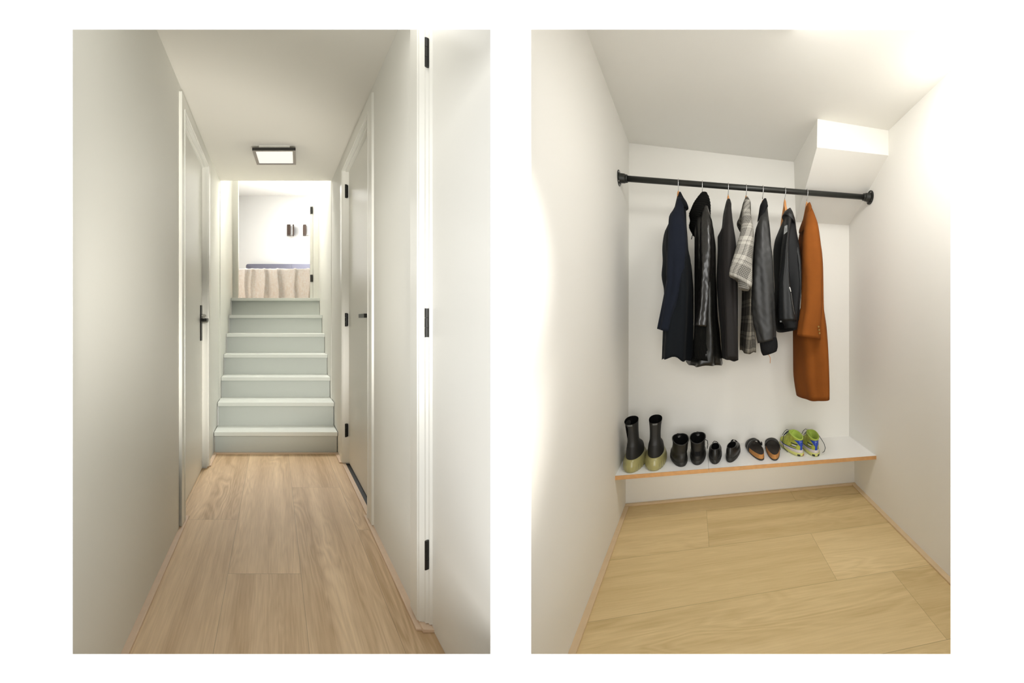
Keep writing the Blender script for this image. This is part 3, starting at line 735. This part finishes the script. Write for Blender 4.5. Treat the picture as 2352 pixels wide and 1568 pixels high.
# ---- 3 brown black coat
c, _ = hanger(1672.5, 447, 'coat hanger with its wooden neck showing above the plain black-brown coat')
g = thing('coat', tuple(c), 'plain black-brown coat between the leather jacket and the plaid one', 'coat', 'coats on the clothes rail')
cloth('body', M['brownblack'], loft([(1668, 1678, 458, 0, .03, 0), (1661, 1681, 482, 0, .08, 0), (1657, 1684, 512, 0, .13, 0), (1648, 1687, 527, 0, .17, 0), (1648.5, 1691, 555, 0, .18, 0), (1646, 1694, 630, 0, .18, 0), (1650, 1695, 700, 0, .18, 0), (1655, 1695, 770, 0, .18, 0), (1658, 1696, 828, 0, .18, 0)], c.y, folds=((3, .08, .5), (7, .05, .3)), seed=12, hem=.003), g)
cloth('sleeve', M['brownblack'], loft([(1670, 1679, 462, -.06, .02, 0), (1665, 1681, 485, -.09, .035, 0), (1661, 1685, 515, -.13, .05, 0), (1658, 1690, 550, -.15, .055, 0), (1656, 1692, 620, -.15, .055, 0), (1660, 1693, 700, -.16, .052, 0), (1664, 1694, 770, -.16, .05, 0), (1666, 1694.5, 824, -.165, .045, 0)], c.y, folds=((4, .07, .6), (7, .04, -.5)), seed=13), g, .03)
cloth('collar', M['brownblack'], loft([(1670, 1677, 456, -.03, .02, 0), (1666, 1680, 466, -.05, .04, 0), (1664, 1680, 480, -.06, .05, -6), (1662, 1676, 492, -.05, .045, -10)], c.y, n=14, seed=2), g, .01)
# ---- 4 plaid jacket
c, _ = hanger(1713.5, 448, 'coat hanger carrying the grey plaid jacket with the rolled sleeve')
g = thing('jacket', tuple(c), 'grey and white plaid jacket with a rolled sleeve, in the middle of the rail', 'jacket', 'coats on the clothes rail')
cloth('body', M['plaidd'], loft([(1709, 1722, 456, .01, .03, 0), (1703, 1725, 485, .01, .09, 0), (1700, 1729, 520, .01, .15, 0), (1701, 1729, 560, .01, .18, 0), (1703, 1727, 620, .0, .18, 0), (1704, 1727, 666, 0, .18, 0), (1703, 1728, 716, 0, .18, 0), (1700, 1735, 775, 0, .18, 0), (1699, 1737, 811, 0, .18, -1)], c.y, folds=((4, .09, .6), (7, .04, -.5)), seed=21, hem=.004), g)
cloth('collar', M['plaidd'], loft([(1712, 1718, 451, -.01, .02, 0), (1706, 1724, 461, -.01, .05, 0), (1702, 1725, 478, 0, .06, 2), (1698, 1719, 498, .03, .06, 6), (1692, 1708, 514, .06, .05, 6), (1698, 1704, 527, .07, .03, 2)], c.y, n=26, seed=6), g, .01)
cloth('sleeve', M['plaid'], loft([(1710, 1722.5, 457, -.05, .02, 0), (1704.5, 1724, 482, -.09, .04, 0), (1702.5, 1728, 505, -.12, .05, 0), (1700, 1731, 528, -.19, .055, 0), (1693.5, 1731, 553, -.22, .055, 1), (1686.5, 1727.5, 584, -.24, .055, 5), (1680, 1728, 610, -.25, .055, 9), (1675, 1728, 634, -.25, .055, 12), (1674.5, 1726, 645, -.25, .055, 14)], c.y, folds=((5, .03, .6),), seed=22, wr=.008), g, .06)
cloth('cuff', M['plaid'], loft([(1697, 1726, 640, -.24, .05, 8), (1695, 1724, 648, -.24, .05, 6), (1694.5, 1722, 656, -.24, .048, 5), (1697, 1720, 664, -.24, .042, 2)], c.y, n=12, seed=23), g, .05, 'rolled up sleeve end')
# ---- 5 bomber
c, _ = hanger(1751.5, 459, 'hanger with only its steel hook showing above the charcoal bomber jacket')
g = thing('jacket', tuple(c), 'charcoal padded bomber jacket with ribbed cuff beside the plaid jacket', 'jacket', 'coats on the clothes rail')
cloth('body', M['shelld'], loft([(1750, 1762, 462, 0, .03, 0), (1742, 1765, 495, 0, .1, 0), (1738, 1768, 520, 0, .15, 0), (1736, 1771, 560, 0, .17, 0), (1738, 1775, 620, 0, .17, 0), (1738, 1777, 716, 0, .17, 0), (1744, 1781, 770, 0, .17, 0), (1748, 1784, 800, 0, .17, 0)], c.y, folds=((4, .05, .6),), seed=31), g)
cloth('sleeve', M['bomber'], loft([(1750, 1762.5, 472, -.06, .02, 0), (1745, 1764, 490, -.09, .04, 0), (1740, 1765, 505, -.12, .055, 0), (1735, 1767, 522, -.13, .06, 0), (1731.5, 1770, 553, -.14, .065, 0), (1729, 1775, 590, -.15, .065, 0), (1727, 1777, 640, -.15, .065, 0), (1726, 1780, 700, -.16, .065, 0), (1729, 1781, 735, -.16, .062, 0), (1735, 1783, 760, -.16, .06, -3), (1740, 1783, 783, -.165, .05, -5)], c.y, folds=((4, .06, .8), (7, .04, -1)), seed=32, wr=.022, n=60), g, .02)
cloth('cuff', M['rib'], loft([(1744, 1783, 778, -.16, .045, -5), (1746, 1786, 792, -.165, .042, -5), (1748, 1786.5, 803, -.165, .042, -6), (1752, 1784, 812, -.165, .036, -5)], c.y, n=14, N=100, rib=.02, seed=1), g, .02, 'dark ribbed cuff')
cloth('collar', M['rib'], loft([(1753, 1760, 455, -.03, .02, 0), (1746, 1763, 464, -.06, .045, 0), (1742, 1764, 477, -.08, .055, -8), (1739, 1762, 488, -.08, .055, -16)], c.y, n=18, seed=5), g, .01)
ribbon('loose_thread', M['hangerw'], [P(1761, 814, c.y-.15), P(1766, 815, c.y-.15), P(1769.5, 822, c.y-.15), P(1769, 834, c.y-.15)], .0016, g)
# ---- 6 softshell
c, _ = hanger(1802.5, 457, 'wooden coat hanger half bared above the slipped black softshell jacket', arms=.11, drop=.2)
g = thing('jacket', tuple(c), 'black softshell jacket with grey arm patch, slipped low on its hanger', 'jacket', 'coats on the clothes rail')
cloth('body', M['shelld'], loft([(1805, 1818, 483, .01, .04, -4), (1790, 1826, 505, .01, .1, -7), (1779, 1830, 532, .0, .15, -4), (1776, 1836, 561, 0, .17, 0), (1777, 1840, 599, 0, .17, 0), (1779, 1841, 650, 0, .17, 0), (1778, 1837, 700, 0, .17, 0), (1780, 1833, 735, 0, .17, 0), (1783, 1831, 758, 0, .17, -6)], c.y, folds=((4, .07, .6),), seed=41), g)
cloth('sleeve', M['shell'], loft([(1805, 1815, 482, -.06, .02, 0), (1802, 1818, 500, -.1, .04, 0), (1799, 1814, 530, -.14, .05, 0), (1794, 1811, 568, -.16, .055, 0), (1791, 1812, 614, -.165, .055, 0), (1788, 1815.5, 650, -.17, .055, 0), (1788, 1823, 695, -.17, .055, 0), (1788, 1828, 722, -.17, .055, 0), (1788.5, 1830, 736, -.17, .055, 0)], c.y, folds=((3, .07, .6), (7, .04, .8)), seed=42, wr=.012), g, .03)
cloth('front_panel', M['shell'], loft([(1812, 1822, 500, -.04, .03, 0), (1813, 1828, 530, -.07, .05, 0), (1814, 1836, 565, -.09, .06, 0), (1816, 1840.5, 605, -.1, .06, 0), (1820, 1841, 650, -.1, .06, 0), (1824, 1837.5, 700, -.1, .055, 0), (1825, 1833, 735, -.1, .05, 0)], c.y, folds=((3, .09, .9), (5, .05, -.8)), seed=43, wr=.03), g, .03)
cloth('collar', M['shell'], loft([(1810, 1816, 477, -.03, .02, 0), (1802, 1822, 484, -.06, .045, 4), (1798, 1825, 493, -.08, .055, 8), (1796, 1825.5, 500, -.08, .055, 10)], c.y, n=18, seed=5), g, .01)
cloth('cuff', M['shelld'], loft([(1789, 1829, 733, -.165, .05, 0), (1800, 1831, 745, -.165, .045, 0), (1802, 1831, 754, -.165, .04, 0)], c.y, n=8, seed=5), g, .01)
yp = c.y-.2
b = MB(); b.slab([P(1802, 519, yp), P(1808.5, 516.5, yp), P(1808.5, 531.5, yp), P(1800, 538.5, yp)], (0, .002, 0)); pt = b.build('arm_patch', M['labelg'], g); pt['label'] = 'grey rectangular arm patch'
b = MB(); b.slab([P(1804.2, 526, yp-.001), P(1805.4, 524.2, yp-.001), P(1806.6, 525.6, yp-.001), P(1805.2, 527.4, yp-.001)], (0, .001, 0)); b.build('emblem', M['black'], pt)
b = MB(); b.slab([P(1803, 530, yp-.001), P(1807.6, 528, yp-.001), P(1807.6, 528.8, yp-.001), P(1803, 530.8, yp-.001)], (0, .001, 0)); b.build('emblem_line', M['black'], pt)
ribbon('zip', M['white2'], [P(1813.5, 659, yp-.022), P(1815, 664, yp-.022), P(1816.5, 670, yp-.022)], .0028, g, label='pale sleeve zip')
ribbon('zip', M['labelg'], [P(1817, 672, yp-.022), P(1820, 695, yp-.022), P(1825, 722, yp-.022)], .0009, g)
b = MB(); b.slab([P(1792, 733, yp+.01), P(1796, 734, yp+.01), P(1795.5, 740, yp+.01), P(1791, 739.5, yp+.01)], (0, .002, 0)); b.build('tag', M['labelg'], g)
# ---- 7 brown coat
c, _ = hanger(1853, 462, 'coat hanger under the collar of the long rust-brown coat')
g = thing('coat', tuple(c), 'long rust-brown wool overcoat with cuff buttons, rightmost on the rail', 'coat', 'coats on the clothes rail')
cloth('body', M['camel'], loft([(1851, 1862, 466, 0, .03, 0), (1845, 1868, 490, 0, .08, 0), (1836, 1876, 518, .0, .13, 0), (1832, 1883, 545, 0, .165, 0), (1838, 1888, 580, 0, .18, 0), (1842, 1890, 620, 0, .18, 0), (1841, 1891, 690, 0, .18, 0), (1821, 1899, 755, 0, .18, 0), (1821.5, 1903, 815, 0, .18, 0), (1822, 1905, 868, 0, .18, 0), (1825, 1905.5, 895, 0, .18, -3), (1829, 1905.5, 919, 0, .18, -5)], c.y, folds=((3, .09, .4), (6, .06, -.5)), seed=52), g, .05)
cloth('sleeve', M['camel'], loft([(1854, 1864, 474, -.06, .02, 0), (1850, 1872, 492, -.1, .04, 0), (1847, 1879, 513, -.13, .055, 0), (1843, 1885, 553, -.15, .06, 0), (1842, 1890, 605, -.16, .062, 0), (1841, 1890, 650, -.16, .062, 0), (1839, 1889.5, 700, -.165, .06, 0), (1833, 1887, 741, -.17, .058, 2), (1829.5, 1885.5, 776, -.17, .055, 4)], c.y, folds=((3, .06, .5), (5, .04, -.6)), seed=53, wr=.008), g, .05)
cloth('collar', M['camel'], loft([(1855, 1860, 464, -.03, .02, 0), (1850, 1864.5, 472, -.06, .04, 3), (1847, 1864, 480, -.07, .05, -4), (1840, 1856, 500, -.06, .055, -14), (1836, 1848, 519, -.03, .06, -10)], c.y, n=24, seed=5), g, .01)
for (u, v) in ((1879.6, 750), (1881, 757.5), (1882, 765)):
    p = P(u, v, c.y-.222); MB().tube([p, p+Vector((.001, -.004, 0))], .0052, 14).build('button', M['gold'], g)

# ---------------------------------------------------------------- footwear
def foot_ring(zh, zt, y0, y1, hw, heel=.85, N=56, sq=2.2, bend=0, lobe=0, nl=22, zc=0):
    r = []
    for k in range(N):
        a = 2*PI*k/N; ca, sa = math.cos(a), math.sin(a)
        s = (1-math.copysign(abs(ca)**(2/sq), ca))/2
        w = math.copysign(abs(sa)**(2/sq), sa)
        pr = heel+(1-heel)*min(1, max(0, (s-.1)/.5))
        L_ = 1+(lobe*(abs(math.sin(nl*a/2))-.5) if lobe else 0)
        x = hw*w*pr*L_+bend*s*s; y = y0+(y1-y0)*s
        if lobe: y += (s-.5)*lobe*.05
        z = zh+(zt-zh)*s+zc*abs(sa)
        r.append(Vector((x, y, z)))
    return r
def interp_rings(R, m=4):
    out = []; n = len(R)
    for i in range(n-1):
        p0, p1, p2, p3 = R[max(i-1, 0)], R[i], R[i+1], R[min(i+2, n-1)]
        for j in range(m):
            t = j/m
            out.append([.5*((2*b_)+(c_-a_)*t+(2*a_-5*b_+4*c_-d_)*t*t+(3*b_-a_-3*c_+d_)*t**3) for a_, b_, c_, d_ in zip(p0, p1, p2, p3)])
    out.append(R[-1]); return out
def patch(R, a0, a1, t0, t1, off=.0015, n=12, m=10, shape=None):
    """thin skin lying on a ring stack; a in turns from the heel, t in 0..1 up the stack"""
    N = len(R[0]); g = []
    for j in range(m+1):
        t = t0+(t1-t0)*j/m; fi = t*(len(R)-1); i = min(int(fi), len(R)-2); f = fi-i; row = []
        sc = shape(j/m) if shape else 1
        cc = sum((R[i][k].lerp(R[i+1][k], f) for k in range(N)), Vector())/N
        for q in range(n+1):
            am = (a0+a1)/2; a = am+(a0+(a1-a0)*q/n-am)*sc
            fa = (a*N) % N; k = int(fa) % N; ff = fa-int(fa)
            p = R[i][k].lerp(R[i+1][k], f).lerp(R[i][(k+1) % N].lerp(R[i+1][(k+1) % N], f), ff)
            d_ = (p-cc); d_.z = 0; d_.normalize(); row.append(p+d_*off)
        g.append(row)
    b = MB(); vs = [p for r in g for p in r]
    b.add(vs, [(j*(n+1)+q, (j+1)*(n+1)+q, (j+1)*(n+1)+q+1, j*(n+1)+q+1) for j in range(m) for q in range(n)])
    return b
def pbuild(b, name, m, par, **kw):
    o = b.build(name, m, None, **kw); o.parent = par; return o
def shoe_root(name, u, v, head, label, cat, group):
    p = G(u, v, SZH); o = thing(name, (p.x, p.y, SZH), label, cat, group); del o['_o']
    o.rotation_euler = (0, 0, head); return o
def hollow(R, depth, inn=.004, lower=None):
    """adds an inner wall below the last ring of a stack"""
    top = R[-1]; n = len(top); c = sum(top, Vector())/n; out = []
    for k, f in ((0, 0), (.12, .3), (.45, .6), (1, 1)):
        d_ = depth*k
        ring = []
        for p in top:
            q = p.copy(); h = (c-p); h.z = 0; L_ = h.length; h.normalize(); q += h*(inn*(.6+f)+L_*.42*k); q.z = p.z-d_ if k < 1 else c.z-depth+(p.z-c.z)*.2
            ring.append(q)
        out.append(ring)
    return out

def boot(u, v, head, label, shaftlean=0):
    t = shoe_root('boot', u, v, head, label, 'boot', 'tall black boots with olive soles')
    So = [foot_ring(0, 0, .002, .285, .054, .92, lobe=.10, N=168, nl=26), foot_ring(.008, .008, -.004, .292, .060, .92, lobe=.13, N=168, nl=26), foot_ring(.03, .03, -.006, .292, .062, .92, lobe=.08, N=168, nl=26),
          foot_ring(.042, .042, -.004, .290, .061, .92, lobe=.02, N=168, nl=26), foot_ring(.058, .052, .0, .285, .057, .92, N=168), foot_ring(.068, .058, .008, .28, .049, .92, N=168)]
    b = MB(); b.stack(interp_rings(So, 3)); o = pbuild(b, 'sole', M['olive'], t, smooth=True); o['label'] = 'chunky translucent olive rubber sole'
    s = shaftlean
    def sh(r, f): return [p+Vector((s*f, 0, 0)) for p in r]
    U = [foot_ring(.060, .052, .012, .274, .047, .95), foot_ring(.085, .078, .012, .27, .046, .95), foot_ring(.115, .105, .018, .245, .042, .98), foot_ring(.135, .135, .024, .18, .036, 1),
         foot_ring(.155, .16, .030, .13, .031, 1), sh(foot_ring(.19, .20, .030, .122, .030, 1), .2), sh(foot_ring(.235, .25, .026, .125, .033, 1), .6), sh(foot_ring(.262, .283, .020, .132, .037, 1), 1)]
    U = interp_rings(U, 5); b = MB(); b.stack(U, top=False, bottom=False); pbuild(b, 'shaft', M['boot'], t, smooth=True)
    b = MB(); b.stack(hollow(U, .13, .003), top=False, bottom=True); pbuild(b, 'lining', M['bootin'], t, smooth=True)
    pbuild(patch(U, -.055, .055, .42, .995, .0018), 'back_strap', M['bomber'], t, smooth=True)
    pbuild(patch(U, -.05, .05, .93, .99, .003), 'pull_tab', M['labelg'], t, smooth=True)
    return t
boot(1449, 1086, .20, 'tall black boot with olive sole beside the left wall', -.010)
boot(1503, 1081.5, .25, 'tall black boot with olive sole next to the black high-top shoes', .002)

def low_shoe(name, u, v, head, label, cat, group, L_=.27, hw=.046, hh=.09, st='blackl', sole=.022, hi=False, k=1.0):
    t = shoe_root(name, u, v, head, label, cat, group)
    So = [foot_ring(0, .004, .004, L_-.01, hw*.93), foot_ring(.004, .006, .0, L_, hw), foot_ring(sole, sole*.7, .0, L_, hw), foot_ring(sole+.003, sole*.7+.003, .004, L_-.004, hw*.95)]
    b = MB(); b.stack(interp_rings(So, 2)); pbuild(b, 'sole', M['blacks'], t, smooth=True)
    w = hw
    U = [foot_ring(sole, sole*.7, .004, L_-.006, w*.93, .86), foot_ring(sole+.022, sole*.7+.02, .003, L_-.008, w*.96, .84), foot_ring(sole+.040, sole*.7+.036, .006, L_-.035, w*.86, .86),
         foot_ring(hh*.78, .066, .008, L_*.70, w*.72, .95), foot_ring(hh, hh*.98, .012, L_*.52, w*.60, 1, zc=-.004)]
    if hi:
        U = U[:-2]+[foot_ring(hh*.62, hh*.72, .007, L_*.66, w*.86, .95), foot_ring(hh*.84, hh*.96, .006, L_*.56, w*.86, .98), foot_ring(hh, hh*1.2, .003, L_*.50, w*.92, 1, zc=.006)]
    U = interp_rings(U, 5); b = MB(); b.stack(U, top=False, bottom=False); pbuild(b, 'upper', M[st], t, smooth=True)
    b = MB(); b.stack(hollow(U, hh*.6, .003), top=False, bottom=True); pbuild(b, 'lining', M['bootin'], t, smooth=True)
    # collar roll
    b = MB(); b.tube([p for p in U[-1]], .0028 if hi else .0018, 6, closed=True); pbuild(b, 'collar', M[st], t, smooth=True)
    # tongue and laces
    y0, y1 = L_*.52, L_*.70; z0, z1 = hh*(1.15 if hi else 1.0), .066
    tg = [foot_ring(z1-.004, z1-.012, L_*.55, L_*.76, w*.38, 1, N=20), foot_ring(z0+.004, z0-.012, L_*.44, L_*.56, w*.36, 1, N=20)]
    b = MB(); b.stack(interp_rings(tg, 3)); pbuild(b, 'tongue', M[st], t, smooth=True)
    b = MB()
    for i in range(4):
        f = i/3; y = y1+(y0-y1)*f+.012; z = z1+(z0-z1)*f+.001; xw = w*.42
        b.tube([(-xw, y, z-.008), (-xw*.4, y+.004, z+.003), (xw*.4, y-.004, z+.003), (xw, y, z-.008)], .0016, 6)
    pbuild(b, 'lace', M['lace'] if st != 'blackl' else M['knit'], t, smooth=True)
    return t, U
t, U = low_shoe('high_top_shoe', 1567, 1072.5, .38, 'black high-top shoe with a shiny loose heel patch, toe turned left', 'shoe', 'black high-top shoes', .27, .0505, .125, hi=True)
pbuild(patch(U, -.045, .075, .28, .60, .004), 'heel_patch', M['bomber'], t, smooth=True)
t, U = low_shoe('high_top_shoe', 1602, 1068.6, .17, 'black high-top shoe with its toe straight ahead, left of the smaller black shoes', 'shoe', 'black high-top shoes', .27, .0500, .125, hi=True)
pbuild(patch(U, -.05, .06, .28, .60, .002), 'heel_patch', M['rib'], t, smooth=True)
b = MB(); b.tube([(.04, .12, .11), (.052, .13, .10), (.058, .15, .09), (.06, .13, .07), (.057, .11, .055)], .002, 6); pbuild(b, 'lace', M['knit'], t, smooth=True)
low_shoe('lace_up_shoe', 1642.5, 1066.5, .14, 'small black leather lace-up shoe behind the joint in the shelf edge', 'shoe', 'low black lace-up shoes', .255, .042, .083)
low_shoe('lace_up_shoe', 1676, 1062.5, -.06, 'small black leather lace-up shoe beside the cork sandals, toe turned right', 'shoe', 'low black lace-up shoes', .255, .043, .083)

def sandal(u, v, head, label, mirror=1):
    t = shoe_root('sandal', u, v, head, label, 'sandal', 'cork sandals')
    L_, hw = .30, .046
    b = MB(); b.stack(interp_rings([foot_ring(0, .004, .006, L_, hw*.95, .8), foot_ring(.004, .006, 0, L_+.004, hw, .8), foot_ring(.010, .010, 0, L_+.004, hw*1.01, .8)], 2)); pbuild(b, 'outsole', M['blacks'], t, smooth=True)
    b = MB(); b.stack(interp_rings([foot_ring(.009, .009, .001, L_+.002, hw, .8), foot_ring(.022, .018, .003, L_, hw*.99, .8), foot_ring(.036, .024, .005, L_-.002, hw*.96, .8, zc=.003)], 3), bottom=False); pbuild(b, 'cork_sole', M['cork'], t, smooth=True)
    b = MB(); b.stack(interp_rings([foot_ring(.036, .024, .005, L_-.002, hw*.96, .8, zc=.003), foot_ring(.037, .026, .009, L_-.007, hw*.90, .8, zc=.002), foot_ring(.031, .020, .016, L_-.016, hw*.80, .8, zc=0)], 3), top=False); pbuild(b, 'footbed', M['foot'], t, smooth=True)
    # broad strap arching over the forefoot
    for (ya, yb_, hgt, m_, nm) in ((.155, .195, .072, 'blackl', 'strap'), (.205, .250, .062, 'blackl', 'strap')):
        R = []; n = 22
        outer = []; inner = []
        for k in range(n+1):
            a = PI*k/n; cx_ = -math.cos(a)*(hw+.002); z = .012+(hgt-.012)*math.sin(a)**.75
            sk = .014*math.cos(a)*mirror
            R.append([Vector((cx_, ya+sk, z)), Vector((cx_*.995, (ya+yb_)/2+sk, z+.003*math.sin(a))), Vector((cx_, yb_+sk, z-.006*math.sin(a))), Vector((cx_*.93, yb_+sk, (z-.006*math.sin(a)-.012)*.95+.012)), Vector((cx_*.93, ya+sk, (z-.012)*.95+.012))])
        b = MB(); b.stack(R, True, True); pbuild(b, nm, M[m_], t, smooth=True)
    b = MB(); b.box(mirror*(-hw-.006), mirror*(-hw-.001), .164, .186, .030, .050); pbuild(b, 'buckle', M['black'], t, bevel=.001)
    return t
sandal(1750, 1058, .30, 'dark brown cork-soled sandal with black straps next to the black lace-up shoes', -1)
sandal(1780, 1058.5, .06, 'dark brown cork-soled sandal with black straps next to the lime trainers', 1)

def trainer(u, v, head, label, loop=False):
    t = shoe_root('running_shoe', u, v, head, label, 'shoe', 'lime and blue running shoes')
    L_, hw = .285, .049
    So = [foot_ring(0, .008, .008, L_-.008, hw*.92, .9, lobe=.05), foot_ring(.006, .012, -.002, L_, hw*1.02, .9, lobe=.06), foot_ring(.018, .016, -.004, L_, hw*1.04, .9, lobe=.03), foot_ring(.022, .018, -.002, L_, hw, .9)]
    b = MB(); b.stack(interp_rings(So, 3)); o = pbuild(b, 'outsole', M['yel'], t, smooth=True); o['label'] = 'pale yellow ridged outsole'
    Mi = [foot_ring(.020, .016, .0, L_-.001, hw*.97, .88), foot_ring(.030, .022, -.002, L_-.001, hw*.98, .88), foot_ring(.040, .026, .002, L_-.006, hw*.92, .88)]
    b = MB(); b.stack(interp_rings(Mi, 3)); o = pbuild(b, 'midsole', M['lilac'], t, smooth=True)
    U = [foot_ring(.037, .024, .005, L_-.008, hw*.90, .86), foot_ring(.052, .042, .003, L_-.012, hw*.90, .84), foot_ring(.068, .058, .003, L_-.05, hw*.82, .84), foot_ring(.088, .080, .006, L_*.68, hw*.70, .94), foot_ring(.100, .102, .010, L_*.55, hw*.66, 1, zc=-.002), foot_ring(.102, .122, .008, L_*.50, hw*.64, 1, zc=.006)]
    U = interp_rings(U, 5); b = MB(); b.stack(U, top=False, bottom=False); pbuild(b, 'upper', M['lime'], t, smooth=True)
    b = MB(); b.stack(hollow(U, .055, .006), top=False, bottom=True); pbuild(b, 'lining', M['limel'], t, smooth=True)
    b = MB(); b.tube([p for p in U[-1]], .0045, 8, closed=True); o = pbuild(b, 'collar', M['limel'], t, smooth=True)
    def sh(f): return .38 if f < .45 else .38+(f-.45)/.55*1.9
    o = pbuild(patch(U, -.075, .075, .02, .74, .0022, n=16, m=16, shape=sh), 'heel_counter', M['blue'], t, smooth=True); o['label'] = 'blue glossy heel counter'
    # tiny bird-like mark on the heel counter
    hp = patch(U, -.012, -.002, .60, .64, .0034, n=2, m=2); pbuild(hp, 'heel_mark', M['white2'], t); pbuild(patch(U, .0, .010, .61, .65, .0034, n=2, m=2), 'heel_mark', M['white2'], t)
    for s in (-1, 1):
        pbuild(patch(U, s*.10, s*.34, .02, .10, .0015, n=16, m=3), 'side_stripe', M['blue'], t, smooth=True)
        pbuild(patch(U, s*.085, s*.20, .40, .46, .0016, n=12, m=2), 'side_stripe', M['lace'], t, smooth=True)
        pbuild(patch(U, s*.10, s*.19, .20, .25, .0016, n=12, m=2), 'side_stripe', M['lace'], t, smooth=True)
        pbuild(patch(U, s*.11, s*.175, .27, .37, .0016, n=8, m=2), 'side_panel', M['white2'], t, smooth=True)
    b = MB()
    for i in range(5):
        f = i/4; y = L_*.76+(L_*.52-L_*.76)*f; z = .072+(.118-.072)*f; xw = .020
        b.tube([(-xw, y, z-.006), (-xw*.4, y+.005, z+.004), (xw*.4, y-.005, z+.004), (xw, y, z-.006)], .0018, 6)
    b.tube([(-.005, .15, .118), (-.022, .16, .126), (-.034, .17, .112), (-.040, .19, .085)], .0018, 6)
    if loop:
        b.tube([(.012, .16, .118), (.032, .15, .118), (.052, .10, .095), (.074, .07, .055), (.080, .06, .030), (.068, .045, .014), (.050, .03, .012)], .0018, 6)
    else:
        b.tube([(-.012, .17, .112), (-.040, .17, .09), (-.058, .15, .05), (-.060, .13, .02), (-.052, .09, .006)], .0018, 6)
    pbuild(b, 'lace', M['lace'], t, smooth=True)
    tg = [foot_ring(.070, .062, L_*.54, L_*.80, .017, 1, N=20), foot_ring(.128, .104, L_*.44, L_*.54, .019, 1, N=20)]
    b = MB(); b.stack(interp_rings(tg, 4)); pbuild(b, 'tongue', M['limel'], t, smooth=True)
    pbuild(patch([*So], .02, .07, .2, .6, .002, n=3, m=3), 'sole_lug', M['redd'] if not loop else M['dark'], t)
    pbuild(patch([*So], -.08, -.03, .2, .6, .002, n=3, m=3), 'sole_lug', M['dark'], t)
    return t
trainer(1841, 1048.5, .40, 'lime green running shoe with blue heel beside the cork sandals')
trainer(1875, 1049, .17, 'lime green running shoe with blue heel and a long trailing lace loop', True)

for o in bpy.data.objects:
    if '_o' in o: del o['_o']
